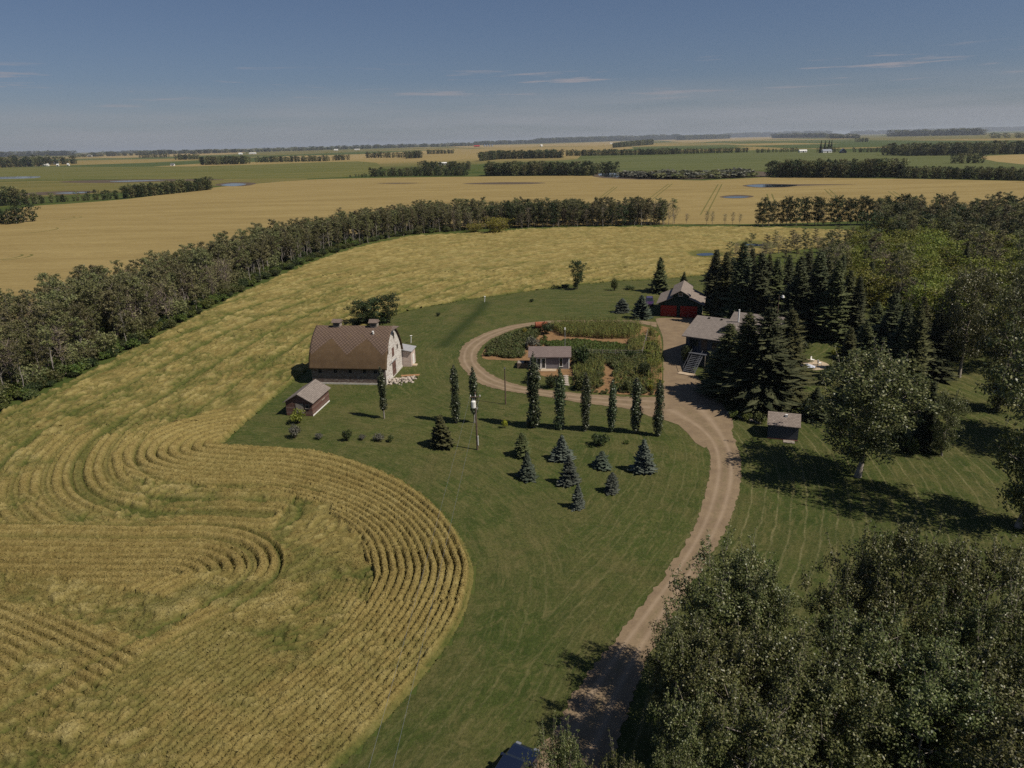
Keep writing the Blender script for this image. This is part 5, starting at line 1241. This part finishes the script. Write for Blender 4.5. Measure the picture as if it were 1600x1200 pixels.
for a in ((461, 684, 661, 'grey', 26, "rounded grey shrub in the row by the plank shed"), (499, 686, 675, 'grey', 17, "low grey shrub, second in the row by the plank shed"), (543, 689, 669, 'dark', 18, "dark upright shrub in the middle of the bush row"),
          (566, 687, 678, 'grey', 16, "small pale shrub right of the dark upright one"), (592, 689, 676, 'grey', 24, "purplish grey low shrub near the end of the bush row"), (611, 690, 678, 'green', 15, "low green shrub at the end of the bush row"), (466, 661, 637, 'lime', 32, "bright green shrub growing against the plank shed"),
          (789, 669, 653, 'gold', 12, "small golden yellow shrub on the lawn"), (937, 696, 676, 'dark', 34, "dark spreading juniper behind the low spruce bush"), (979, 693, 687, 'veg', 14, "tiny green clump near the poplar row"),
          (960, 454, 432, 'green', 14, "leaning green bush at the lawn's far edge"), (884, 449, 443, 'dark', 18, "low dark bush beside the lone tree"), (831, 472, 466, 'dark', 9, "small dark bush alone on the back lawn"), (685, 494, 487, 'dark', 9, "small dark bush on the lawn behind the barn"),
          (984, 452, 445, 'green', 24, "low weedy bush left of the tall dark spruce"), (825, 668, 648, 'grey', 8, "narrow grey shrub beside the widest columnar poplar")): shrub(*a)
# lone tree and clump behind the barn
def tree(mod, hn, rn, u, v, vt, w, lab, name="leafy_tree", cat="tree", group=None):
    b = G(u, v); h = tall(u, v, vt); dep = (Vector(b) - Vector((0, 0, CAM_H))).dot(_F); wm = w / FPX * dep
    return plant(name, mod, b, lab, cat, group, wm / 2 / rn, h / hn)
tree(DARKTREE[0], 9, 3.0, 902, 452, 407, 24, "lone dark leafy tree at the lawn's far edge")
for u, v, vt, w, k, lab in ((566, 508, 473, 40, 0, "dark leafy tree behind the barn, lowest of the clump"), (586, 506, 466, 44, 1, "dark leafy tree behind the barn, in the middle of the clump"), (606, 504, 459, 36, 2, "dark leafy tree behind the barn, tallest and farthest right of the clump")):
    tree(DARKTREE[k], 9, 3.0, u, v, vt, w, lab, group="trees behind the barn")
tree(WILLOW, 9, 6, 777, 364, 339, 40, "golden yellow willow at the edge of the far belt", "willow_tree", "willow")
tree(WILLOW, 9, 6, 742, 363, 349, 26, "smaller yellowish willow at the edge of the far belt", "willow_tree", "willow")

# spruces round the house
spr = [(1114, 480, 388, 42), (1128, 500, 392, 44), (1153, 508, 375, 54), (1181, 512, 392, 50), (1206, 506, 402, 46), (1240, 522, 398, 58), (1268, 520, 390, 60), (1296, 530, 404, 54), (1318, 516, 420, 46), (1140, 482, 400, 40),
       (1134, 616, 502, 86), (1160, 628, 484, 96), (1190, 636, 474, 116), (1224, 622, 480, 88), (1272, 656, 604, 40), (1384, 560, 455, 58), (1412, 650, 470, 74), (1453, 590, 480, 62), (1442, 700, 592, 42), (1362, 545, 470, 50), (1322, 650, 560, 58), (1480, 560, 470, 50), (1345, 580, 500, 48), (1132, 476, 398, 36), (1168, 490, 386, 42), (1195, 488, 396, 42), (1224, 500, 396, 46), (1254, 498, 392, 48), (1284, 505, 398, 46), (1332, 530, 430, 44), (1402, 590, 470, 56), (1430, 560, 462, 50), (1320, 590, 510, 50)]
labs = ["dark spruce right behind the garage", "dark spruce at the house's back corner", "tallest dark spruce in the row behind the house", "dark spruce in the middle of the row behind the house", "dark spruce with the yard light beside it", "broad dark spruce behind the yard light", "broad dark spruce with wide top right of the yard light", "dark spruce at the right end of the row behind the house", "spruce at the back of the house garden by the bright green trees", "spruce peeping out behind the garage's back corner",
        "great dark spruce beside the front stairs", "great spruce between the stairs and the largest one", "largest spruce, hiding the front of the house", "great spruce just left of the patio", "spruce directly behind the tool shed", "dark spruce at the back of the side lawn", "tall dark spruce in the middle of the side lawn", "dark spruce farther right on the side lawn", "narrow blackish spruce right of the big leafy tree", "spruce behind the patio's far end", "spruce between patio and big leafy tree", "spruce below the silvery poplars", "smaller spruce behind the big leafy tree", "spruce in the back rank, first beyond the garage roof", "spruce in the back rank behind the tallest dark one", "spruce in the back rank in line with the chimney pipe's right", "spruce in the back rank left of the yard light", "spruce in the back rank right of the yard light", "spruce in the back rank near the end of the row", "spruce at the corner where row and side lawn meet", "dark spruce close left of the tallest side lawn spruce", "dark spruce close behind the tallest side lawn spruce", "spruce filling the gap beyond the patio"]
for k, (u, v, vt, w) in enumerate(spr):
    b = G(u, v); h = tall(u, v, vt); dep = (Vector(b) - Vector((0, 0, CAM_H))).dot(_F); wm = w / FPX * dep; i = k % 3
    if w >= 70:
        plant("spruce_tree", BIGSPRUCE[k % 3], b, labs[k], "spruce", "spruces round the house", wm / 2 / 5.2 * 1.12, h / 16); continue
    plant("spruce_tree", SPRUCE[i] if u < 1170 or k % 4 else SPRUCE[1], b, labs[k], "spruce", "spruces round the house", wm / 2 / (3.0 + 0.25 * i) * (1.3 if k < 10 else 1.12), h / 14)
# big leafy trees on the right
def pop(mod, hn, rn, u, v, vt, w, lab, g="poplars on the right"): return tree(mod, hn, rn, u, v, vt, w, lab, "poplar_tree", "poplar", g)
pop(POPMID[0], 16, 4.2, 1337, 745, 548, 150, "big rounded leafy tree with leaning trunk right of the tool shed")
pop(POPMID[1], 16, 4.2, 1594, 822, 480, 150, "tall leafy poplar at the right edge of the side lawn")
pop(POPMID[0], 16, 4.2, 1665, 700, 440, 150, "tall poplar behind the right edge of the side lawn")
pop(POPMID[1], 16, 4.2, 1560, 640, 440, 86, "silvery poplar left of the right edge, behind the side lawn")
pop(POPMID[0], 16, 4.2, 1500, 590, 415, 80, "silvery poplar above the side lawn's far end")
pop(POPMID[1], 16, 4.2, 1592, 580, 400, 90, "silvery poplar at the right edge far behind the lawn")
pop(POPMID[1], 16, 4.2, 1470, 712, 610, 46, "small leafy tree right of the narrow blackish spruce")
# foreground grove of poplars: place of the tip and height
fg = [(1150, 858, 12.8), (1418, 806, 15.2), (1562, 846, 14.4), (1072, 952, 11.0), (1196, 896, 12.0), (1342, 868, 12.6), (1516, 940, 12.4), (1122, 985, 11.0), (1256, 985, 11.6), (1392, 960, 12.0), (1570, 1000, 12.6), (1092, 1090, 10.6), (1178, 1075, 11.4), (1318, 1035, 11.8), (1465, 1020, 12.4), (1650, 930, 14.0), (1640, 1110, 12.6), (962, 1180, 10.4), (872, 1142, 10.4), (1058, 1172, 10.2)]
fl = ["foremost poplar crown beside the drive, tip against the mown lawn", "tallest of the near poplars, pale glossy tip in the middle of the lawn", "near poplar at the right edge with a pointed glossy tip", "near poplar leaning over the edge of the drive", "near poplar between the drive side crown and the tallest one", "near poplar with dark top just left of the tallest one", "near poplar between the tallest and the right edge", "near poplar in the second row close to the drive", "near poplar in the second row below the gap", "near poplar directly in front of the tallest one", "near poplar in the second row at the right", "near poplar low beside the shaded drive", "near poplar in the front row left of centre", "near poplar in the front row at its centre", "near poplar in the front row right of centre", "near poplar half cut by the right edge, upper", "near poplar half cut by the right edge, lower", "short poplar at the bottom edge beside the car", "short glossy poplar top nearest the dark blue car", "short poplar at the bottom edge below the shaded drive"]
for k, (u, v, h) in enumerate(fg):
    b = G(u, v, h); s = 0.95 + 0.18 * random.random()
    s *= 0.80
    if k >= 17: s *= 0.48
    elif k in (3, 11): s *= 0.72
    elif k in (4, 5, 6): s *= 0.84
    plant("near_poplar", POPLAR[k % 3], (b.x, b.y, 0), fl[k], "poplar", "near poplars beside the drive", s, h / 14.3)

# dark row of trees beyond the second field, right
row = [(1184 + 8.6 * k + random.uniform(-2, 2), 353 - 0.07 * k + random.uniform(-.6, .8)) for k in range(29)]
for k, (u, v) in enumerate(row):
    b = G(u, v); s = 0.86 + 0.2 * random.random(); plant("row_tree", BELT[k % 3], b, "dark leafy tree in the straight row behind the second grain strip", "tree", "trees of the straight far row", s * 0.95, s * 1.02)
for u, v, s in ((1072, 350, .5), (1103, 351, .62), (1113, 351, .6), (1132, 350.5, .5), (1145, 350.5, .55), (1155, 351, .5)):
    plant("thin_tree", TWIGGY[int(u) % 2], G(u, v), "small thin tree in the gap between belt and row", "tree", "small trees in the gap", s, s)
# mixed wood on the right behind the house
RW = np.concatenate([Gs([(1285, 440), (1310, 412), (1350, 392), (1372, 354), (1420, 352), (1520, 350), (1700, 345), (1900, 420), (1760, 560), (1640, 590), (1560, 560), (1480, 540), (1400, 500), (1330, 480), (1270, 440)])])
for i, (x, y) in enumerate(jitter_points(RW, 5.6)):
    u, v = to_px((x, y, 5))
    if u > 1660: continue
    f = rng.random(); n = fbm(np.array([x / 22]), np.array([y / 22]), 3, 77)[0]; back = y > 225
    if back and f < 0.55: mods, nm, lab, cat = ASPEN, "aspen_tree", "pale-trunked aspen at the back of the wood behind the house", "aspen"
    elif back and f < 0.75: mods, nm, lab, cat = BELT, "dark_tree", "dark leafy tree at the back of the wood behind the house", "tree"
    elif n > 0.47 and f < 0.85: mods, nm, lab, cat = LIME, "lime_green_tree", "lime green bushy tree in the wood behind the house", "tree"
    elif f < 0.5: mods, nm, lab, cat = ASPEN, "aspen_tree", "olive green aspen in the wood behind the house", "aspen"
    elif f < 0.65: mods, nm, lab, cat = TWIGGY, "bare_tree", "thin greyish tree in the wood behind the house", "tree"
    elif f < 0.72: mods, nm, lab, cat = SPRUCE, "spruce_tree", "dark spruce scattered in the wood behind the house", "spruce"
    else: mods, nm, lab, cat = LIME, "lime_green_tree", "lime green bushy tree in the wood behind the house", "tree"
    s = 0.75 + 0.4 * rng.random()
    if y < 150 and nm == "aspen_tree": s *= 0.9
    if nm == "spruce_tree": s *= 0.65
    plant(nm, mods[i % len(mods)], (x, y, 0), lab, cat, "trees of the wood behind the house", s * 1.12, s)
for k, (u, v, s) in enumerate(((1150, 402, .52), (1172, 400, .6), (1196, 399, .55), (1214, 396, .62), (1236, 394, .6), (1256, 396, .55), (1276, 398, .62), (1296, 395, .6), (1318, 392, .58), (1190, 408, .6), (1226, 410, .58), (1262, 412, .62), (1290, 414, .6), (1308, 380, .5), (1330, 384, .55), (1205, 404, .55), (1244, 404, .6), (1284, 406, .55), (1168, 408, .5), (1140, 408, .5), (1272, 384, .5), (1240, 386, .5), (1210, 388, .5), (1322, 402, .6), (1344, 398, .6), (1256, 380, .45))):
    plant("small_aspen", (TWIGGY if k % 3 == 0 else ASPEN)[k % 2], G(u, v), "small thin aspen between the spruces and the second grain strip", "aspen", "small aspens behind the spruces", s * 1.5, s)
pts = [(x, y, 0, rng.random() * 6, 1.2 + rng.random(), 1.2 + rng.random()) for x, y in jitter_points(RW, 3.6)]
scatter("wood_undergrowth", pts, "undergrowth2", [joined(BUSH['green'], "ug2"), joined(BUSH['lime'], "ug3")], "green shrubs under the trees behind the house", "undergrowth")
# beds of shrubs round the house and patio
bed = [(1072, 570, 533, 'dark', 26, "dark shrub beside the front stairs, house corner side"), (1114, 592, 548, 'green', 34, "green shrub right of the front stairs"), (1146, 652, 640, 'veg', 22, "low green bed shrub at the drive's edge"), (1165, 656, 642, 'veg', 24, "low green bed shrub in the middle of the stone edged bed"), (1186, 662, 642, 'green', 26, "leafy bed shrub against the tool shed"),
       (1270, 655, 610, 'dark', 50, "dark bush right of the tool shed"), (1295, 600, 570, 'dark', 44, "dark bush beside the patio"), (1215, 575, 550, 'green', 36, "green bush left of the patio"), (1330, 610, 580, 'green', 44, "green bush behind the big leafy tree"), (1250, 548, 530, 'dark', 40, "dark bush behind the patio"), (1310, 560, 538, 'lime', 30, "bright bush on the far side of the patio"), (1390, 700, 660, 'dark', 50, "dark bush between big leafy tree and narrow spruce"), (1420, 705, 680, 'green', 40, "green bush at the foot of the narrow spruce")]
for a in bed: shrub(*a)
e0, e1 = G(1138, 646), G(1188, 662)
stones(26, lambda k: ((e0 + (e1 - e0) * (k / 26)).x + rng.normal(0, .12), (e0 + (e1 - e0) * (k / 26)).y + rng.normal(0, .12), 0), 0.16, 0.3, "border_stones", "row of pale stones edging the bed beside the drive", "stones")

# ================================================================== GARDEN
GARDEN = smooth(Gs([(754, 560), (760, 543), (780, 528), (810, 518), (850, 509), (900, 507), (960, 507), (1005, 510), (1026, 518), (1033, 530), (1034, 560), (1034, 596), (1026, 616), (985, 617), (940, 614), (900, 608), (893, 588), (860, 590), (828, 580), (822, 566), (790, 563)]), 3, True)
sheet("garden_soil", GARDEN, 0.034, M['soil'])
CORN = [corn_plant(600 + k, 2.0, M['lf_corn']) for k in range(3)]; SUNF = [corn_plant(610 + k, 1.9, M['lf_veg'], False, M['petal']) for k in range(2)]
VEG = [bush(620 + k, 0.45, 0.5, 90, 0.10, M['lf_veg'], 4) for k in range(2)]; WEED = [bush(630 + k, 0.6, 0.8, 110, 0.11, M['lf_weed'], 5) for k in range(2)]
def bedpts(poly, st, smin=0.8, smax=1.2): return [(x, y, 0.03, rng.random() * 6, (s := smin + (smax - smin) * rng.random()), s) for x, y in jitter_points(Gs(poly), st)]
scatter("corn_patch", bedpts([(858, 513), (880, 509), (940, 508), (1000, 511), (1003, 521), (985, 530), (940, 530), (880, 526)], 0.5, 0.7, 1.15), "corn", CORN, "tall corn patch along the far side of the garden", "corn")
scatter("tall_plant_strip", bedpts([(1012, 516), (1028, 520), (1034, 545), (1034, 585), (1032, 612), (1014, 614), (1012, 580), (1010, 545)], 0.75, 0.5, 1.0) , "sunf", CORN + CORN + [joined(BUSH['lime'], 'limeweed'), joined(BUSH['green'], 'greenweed')], "strip of tall yellowish green plants along the yard side of the garden", "garden plants")
scatter("vegetable_rows", bedpts([(850, 538), (900, 533), (975, 541), (980, 550), (930, 554), (870, 550)], 0.42, 1.0, 1.6) + bedpts([(835, 545), (850, 527), (858, 530), (850, 541)], 0.8), "veg", [joined(v, "veg%d" % i) for i, v in enumerate(VEG)], "low green vegetable rows in the middle of the garden", "vegetables")
scatter("corn_plants_near", bedpts([(962, 575), (1008, 565), (1012, 612), (966, 612), (958, 595)], 0.8, 0.4, 0.9) + bedpts([(898, 570), (942, 560), (945, 585), (936, 608), (905, 604), (896, 588)], 0.6, 0.4, 0.85) + bedpts([(985, 533), (1008, 528), (1008, 552), (980, 553)], 0.55, 0.7, 1.0), "cornb", CORN + CORN + [joined(BUSH['green'], 'greenweed2')], "mixed tall garden plants nearest the poplars", "garden plants")
scatter("weedy_border", bedpts([(757, 558), (764, 541), (785, 527), (820, 516), (845, 512), (842, 525), (820, 545), (818, 561)], 0.7, 0.8, 1.5) + bedpts([(895, 600), (900, 606), (940, 612), (1020, 614), (1020, 618), (940, 616), (898, 610)], 0.7, 0.5, 0.9) + bedpts([(895, 552), (1010, 553), (1012, 575), (962, 580), (940, 566), (895, 572)], 0.6, 0.8, 1.5) + bedpts([(962, 580), (1012, 570), (1014, 614), (962, 612)], 1.1, 0.8, 1.3) + bedpts([(896, 575), (942, 566), (940, 610), (900, 606)], 0.8, 0.7, 1.3), "weed", [joined(w, "weed%d" % i) for i, w in enumerate(WEED)], "weedy green border along the inside of the loop drive", "weeds")
for a in ((908, 572, 536, 'dark', 30, "big dark bush right behind the garden house"), (832, 546, 524, 'grey', 30, "grey green bush behind the garden house roof"), (855, 522, 501, 'dark', 26, "dark bush beside the rusty tank"), (820, 522, 511, 'gold', 9, "orange yellow bush left of the rusty tank"), (862, 606, 583, 'dark', 30, "dark bush before the garden house porch"), (912, 608, 580, 'green', 36, "round green bush right of the stepping stones"), (1006, 590, 563, 'dark', 24, "dark bush inside the tall plant strip"), (1016, 612, 598, 'gold', 12, "yellow flowering bush at the garden corner by the bend"), (980, 612, 592, 'green', 24, "leafy green bush at the garden's near edge"), (825, 598, 586, 'green', 22, "low bush on the grass before the garden house"), (985, 560, 545, 'dark', 18, "dark bush by the garden fence")): shrub(*a)
# stepping stones, fence
sp0, sp1 = G(884, 588), G(886, 602)
for k in range(6):
    q = sp0 + (sp1 - sp0) * (k / 5); link("stepping_stone", MB().prism([(0.45 * cos(t) * (0.9 + 0.2 * random.random()), 0.35 * sin(t)) for t in np.linspace(0, 2 * pi, 9)[:-1]], 'z', 0.02, 0.11).mesh("stepping_stone", M['stone']), None, (q.x, q.y, 0.02), 0.5 * k, label="flat pale stepping stone on the path to the garden house", cat="stone", group="stepping stones to the garden house")
fe0, fe1, fe2 = G(900, 557), G(1003, 558), G(1012, 524)
fn = empty("garden_fence", (fe0.x, fe0.y, 0), 0, "thin wire and post fence crossing the garden", "fence")
def fpos(t): q = (fe0 + (fe1 - fe0) * (t / 0.75)) if t <= 0.75 else (fe1 + (fe2 - fe1) * ((t - 0.75) / 0.25)); return q - fe0
ts = [0, .15, .3, .45, .6, .75, .85, .93, 1.0]
for t in ts: q = fpos(t); MB().tube([(q.x, q.y, -0.1), (q.x, q.y, 1.35)], 0.06, 6).part("post", M['wood'], fn)
for z in (0.5, 0.9, 1.28): MB().tube([tuple(fpos(t) + Vector((0, 0, z))) for t in ts], 0.03 if z > 1 else 0.012, 5).part("rail", M['wood'] if z > 1 else M['metal'], fn)

# ================================================================== THE FAR COUNTRY
def line_pts(P, n_rows, depth, hpx, spacing, jitter=0.35, wide=1.0, hn=12.0):
    """trees along a far line; hpx is their height as measured in the photo"""
    out = []; Gp = Gs(P); seg = np.linalg.norm(np.diff(Gp, axis=0), axis=1); tot = seg.sum(); d = np.concatenate([[0], np.cumsum(seg)])
    n = max(3, int(tot / spacing))
    for k in range(n):
        for r in range(n_rows):
            s = tot * (k + rng.random()) / n; x = np.interp(s, d, Gp[:, 0]); y = np.interp(s, d, Gp[:, 1]) + depth * (r + rng.random() * 0.8)
            hm = hpx * (sqrt(x * x + y * y) / FPX); hm *= 1 - jitter + 2 * jitter * rng.random() * 0.8; out.append((x, y, 0, rng.random() * 6.28, hm / hn * wide, hm / hn))
    return out
FL = [("far_treeline", [(26, 321), (110, 315), (190, 311)], 1, 5, 13, 6, 0.5, "scrubby trees along the left edge of the far grain"), ("far_treeline", [(190, 311), (260, 304), (325, 297)], 2, 5, 19, 5, 0.3, "tree row along the left edge of the far grain"),
      ("far_copse", [(-40, 324), (24, 321)], 2, 8, 24, 6, 0.3, "small copse at the left border beyond the grain"), ("far_copse", [(-60, 355), (34, 350)], 2, 7, 27, 6, 0.3, "copse standing in the grain at the left border"),
      ("far_wood", [(1214, 277.5), (1300, 278), (1420, 277.5)], 3, 9, 27, 6, 0.2, "long dark wood across the far side of the grain, left part"), ("far_wood", [(1420, 279), (1500, 280), (1600, 282.5), (1680, 284)], 3, 8, 18, 6, 0.15, "long low dark wood across the far side of the grain, right part"),
      ("far_wood", [(756, 275.5), (850, 274.5), (930, 275)], 3, 10, 22, 7, 0.25, "dark copse with round tops beyond the middle of the far grain"), ("far_wood", [(920, 273), (964, 272)], 2, 10, 19, 7, 0.3, "reddish brown copse beside the far pond"),
      ("far_wood", [(578, 276.5), (650, 275.5), (730, 275)], 2, 10, 14, 7, 0.35, "low dark copse at the far edge of the grain"), ("far_copse", [(656, 268), (690, 267)], 2, 10, 17, 8, 0.2, "rounded dark copse on the far pasture, left one"), ("far_copse", [(695, 267), (735, 265)], 2, 10, 14, 8, 0.25, "rounded dark copse on the far pasture, right one"), ("far_shrubs", [(546, 277.5), (575, 277)], 1, 5, 6, 8, 0.3, "few low bushes at the far grain's edge"),
      ("far_wood", [(750, 252), (780, 249), (880, 247)], 3, 14, 14, 9, 0.25, "dark wood on the pale green fields, left part"), ("far_wood", [(885, 244), (990, 242.5), (1060, 241)], 2, 14, 10, 9, 0.25, "dark wood on the pale green fields, middle part"), ("far_wood", [(1000, 242), (1090, 240), (1172, 238)], 2, 14, 8, 9, 0.2, "dark hedge wood on the pale green fields, right part"), ("far_wood", [(1182, 239), (1250, 237)], 1, 12, 6, 10, 0.3, "low hedge near the far white roofed farm"),
      ("far_wood", [(-60, 264), (0, 262), (62, 260)], 2, 20, 13, 12, 0.3, "dark wood at the left border of the far meadow"), ("far_wood", [(62, 258), (118, 256)], 1, 20, 10, 12, 0.4, "trees round the far white farm"), ("far_wood", [(308, 258), (380, 256.5)], 3, 20, 13, 11, 0.2, "oblong dark wood on the far meadow"), ("far_wood", [(400, 254), (460, 253), (512, 252)], 2, 18, 9, 11, 0.3, "dark hedge wood right of the oblong one"), ("far_copse", [(519, 251), (543, 250)], 1, 14, 9, 10, 0.2, "short clump of pointed trees on the far meadow"), ("far_wood", [(572, 247), (655, 246)], 1, 18, 9, 11, 0.4, "broken line of trees on the far meadow"), ("far_copse", [(634, 248), (658, 247)], 2, 12, 12, 10, 0.2, "dark clump at the end of the broken line"), ("far_copse", [(666, 241), (708, 240)], 2, 14, 7, 12, 0.2, "flat dark clump on the upper grain"),
      ("far_wood", [(1420, 244), (1500, 243), (1600, 241), (1700, 240)], 5, 22, 17, 10, 0.2, "large wood on the right far pasture"), ("far_wood", [(1340, 238.5), (1420, 237)], 2, 16, 7, 10, 0.25, "low wood left of the large far wood"), ("far_copse", [(1500, 255.5), (1540, 255)], 2, 10, 14, 8, 0.2, "round clump alone on the right pasture"),
      ("far_wood", [(218, 247), (262, 246)], 1, 18, 6, 14, 0.3, "few trees on the left far meadow"), ("far_wood", [(272, 250), (308, 249)], 2, 18, 8, 12, 0.3, "trees left of the oblong wood"), ("far_copse", [(1343, 222), (1359, 221.5)], 2, 20, 6, 16, 0.2, "small brown clump on the far right field"),
      ("far_wood", [(1280, 238), (1312, 238)], 1, 12, 8, 8, 0.3, "trees behind the far white roofed house"), ("far_wood", [(960, 231), (1020, 226)], 2, 25, 8, 14, 0.3, "trees round the far farm under the mast")]
for nm, P, nr, dep, hp, sp, ji, lab in FL: scatter(nm, line_pts(P, nr + 1, dep * 0.8, hp * 0.8, sp * 0.68, ji * 1.2, 1.05), "far", FAR, lab, "treeline")
# horizon woods
for k, (P, hp) in enumerate((([(-150, 249), (0, 245.5), (110, 243)], 7), ([(110, 246), (210, 243), (290, 240)], 6), ([(290, 241), (380, 238), (500, 235)], 6), ([(480, 235), (640, 230.5), (740, 228)], 6), ([(740, 227), (800, 225), (870, 223)], 6), ([(840, 224), (960, 220.5), (1060, 218)], 8), ([(1060, 219), (1140, 216.5)], 7), ([(1130, 214.5), (1220, 212.5), (1300, 210.5)], 7), ([(1210, 216), (1295, 215)], 7), ([(1300, 216.5), (1347, 216)], 7), ([(1395, 213.5), (1540, 211)], 9), ([(1330, 210), (1480, 207), (1640, 203)], 6), ([(1560, 216), (1660, 214)], 8), ([(-100, 256), (0, 254), (60, 252)], 9), ([(160, 240.5), (260, 238)], 4))):
    scatter("horizon_wood", line_pts(P, 2, 60, hp * 0.75, 26, 0.5, 2.2), "far", FAR, "dark wood along the horizon", "treeline")
scatter("marsh_shrubs", line_pts([(985, 279), (1060, 280), (1130, 279), (1182, 276)], 4, 16, 9, 6, 0.4, 2.2, 3.0), "farshrub", FARSHRUB, "grey brown shrubs in the marsh beside the far pond", "shrubs")
# far farms
def far_house(u, v, L, W, ze, zr, rot, wall, roofm, lab, cat="farm building"):
    b = G(u, max(v, horizon(u) + 3)); e = empty("farm_building", (b.x, b.y, 0), rot, lab, cat, "far farm buildings")
    house_walls(L, W, ze, zr - 0.1).part("wall", wall, e); gable_roof(L, W, ze, zr, 0.4, 0.15).part("roof", roofm, e)
    MB().box(-1.2, 1.2, -W / 2 - 0.12, -W / 2 - 0.01, 0, min(2.6, ze * 0.8)).part("door", M['dark'], e)
    for x in (-L * 0.3, L * 0.3): MB().box(x - 0.8, x + 0.8, -W / 2 - 0.1, -W / 2 - 0.01, ze * 0.4, ze * 0.75).part("window", M['glass'], e)
Wt = M['white']
for a in ((48, 260, 14, 13, 7, 12, 1.2, Wt, M['roof_blue'], "tall white gabled barn on the far left meadow"), (72, 259.5, 16, 8, 4, 6.5, 0.1, Wt, Wt, "long low white building right of the far white barn"), (88, 257, 15, 9, 5, 8, 0.3, Wt, M['metal'], "grey roofed farm building behind the low white one"), (90.5, 259.5, 6, 5, 4, 6, 0.2, Wt, Wt, "small white hut beside the grey roofed farm building"), (107, 259, 5, 5, 4, 6.5, 0, Wt, Wt, "small white hut at the end of the far left farm"),
          (141, 245, 34, 16, 8, 14, 0.1, Wt, Wt, "white arched hall on the left horizon"), (270, 259, 9, 6, 3.5, 5, 0.1, Wt, M['metal'], "tiny white shed on the far meadow"), (376, 241.5, 22, 10, 6, 10, 0.1, Wt, Wt, "white shed nearest the left of the far hillside farm"), (395, 240.8, 40, 12, 6, 9, 0.05, Wt, Wt, "long white building of the far hillside farm"), (525, 235.5, 30, 12, 8, 12, 0, Wt, Wt, "white building on the horizon above the meadow"), (558, 234.5, 40, 12, 6, 9, 0, Wt, Wt, "low white building on the horizon right of the other"),
          (745, 229.5, 50, 20, 9, 14, 0, M['red'], M['roof_red'], "red roofed buildings by the far grain bins"), (846, 229, 12, 12, 8, 13, 0.4, Wt, Wt, "single bright white building at the edge of the upper grain"), (955, 225, 20, 10, 6, 9, 0.1, Wt, Wt, "pale farmhouse under the far mast"), (1254, 238, 17, 8, 3.4, 5.6, 0.05, Wt, Wt, "far white roofed shed on the right pasture"), (1291, 238.5, 20, 11, 3.6, 7.0, 0.1, Wt, M['metal'], "far white farmhouse in front of the four pointed spruces"), (1317, 239, 15, 12, 3, 9, 1.3, M['siding_blue'], M['roof_blue'], "dark steep roofed barn right of the far white farmhouse"), (1204, 214.5, 26, 20, 14, 20, 0, Wt, Wt, "white building on the right horizon"), (692, 258, 14, 7, 3.5, 5, 0, Wt, Wt, "pale shed between the two round copses")): far_house(*a)
for k, u in enumerate((757, 761, 765, 769)):
    b = G(u, 229); e = empty("grain_bin", (b.x, b.y, 0), 0, "steel grain bin in the far row beside red roofs", "grain bin", "far grain bins")
    MB().tube([(0, 0, 0), (0, 0, 13)], 7.5, 16).part("drum", M['metal'], e); MB().tube([(0, 0, 13.01), (0, 0, 17)], [7.6, 0.4], 16).part("cone_roof", M['roof_blue'], e)
b = G(942, 222); e = empty("radio_mast", (b.x, b.y, 0), 0, "thin lattice radio mast on the horizon", "mast")
for k in range(3): MB().tube([(2 * cos(k * 2.1), 2 * sin(k * 2.1), 0), (1.2 * cos(k * 2.1), 1.2 * sin(k * 2.1), 105)], 0.35, 5).part("mast_leg", M['tar'], e)
for k in range(14): MB().tube([(1.9 * cos(k * 2.1), 1.9 * sin(k * 2.1), 7.5 * k), (1.9 * cos(k * 2.1 + 2.1), 1.9 * sin(k * 2.1 + 2.1), 7.5 * k + 7.5)], 0.2, 4).part("brace", M['tar'], e)
for k, (u, v) in enumerate(((1281.5, 239), (1288, 238), (1294, 237.5), (1298, 237.5))):
    plant("far_spruce", SPRUCE[k % 3], G(u, v), "pointed spruce behind the far white farmhouse", "spruce", "four pointed spruces at the far farmhouse", 1.3, 1.85)
# ================================================================== AIR
hz = bpy.data.materials.new("summer_haze"); hz.use_nodes = True; hn = hz.node_tree.nodes; hn.clear()
ho_ = hn.new('ShaderNodeOutputMaterial'); pv = hn.new('ShaderNodeVolumePrincipled'); pv.inputs['Color'].default_value = (0.80, 0.88, 1.0, 1); pv.inputs['Density'].default_value = 0.00004; pv.inputs['Anisotropy'].default_value = 0.2
hz.node_tree.links.new(pv.outputs[0], ho_.inputs['Volume'])
link("haze", MB().box(-41000, 41000, -41000, 41000, -1.0, 130.0).mesh("haze", hz), kind='stuff', label="thin blue summer haze over the far country", cat="haze")
#END
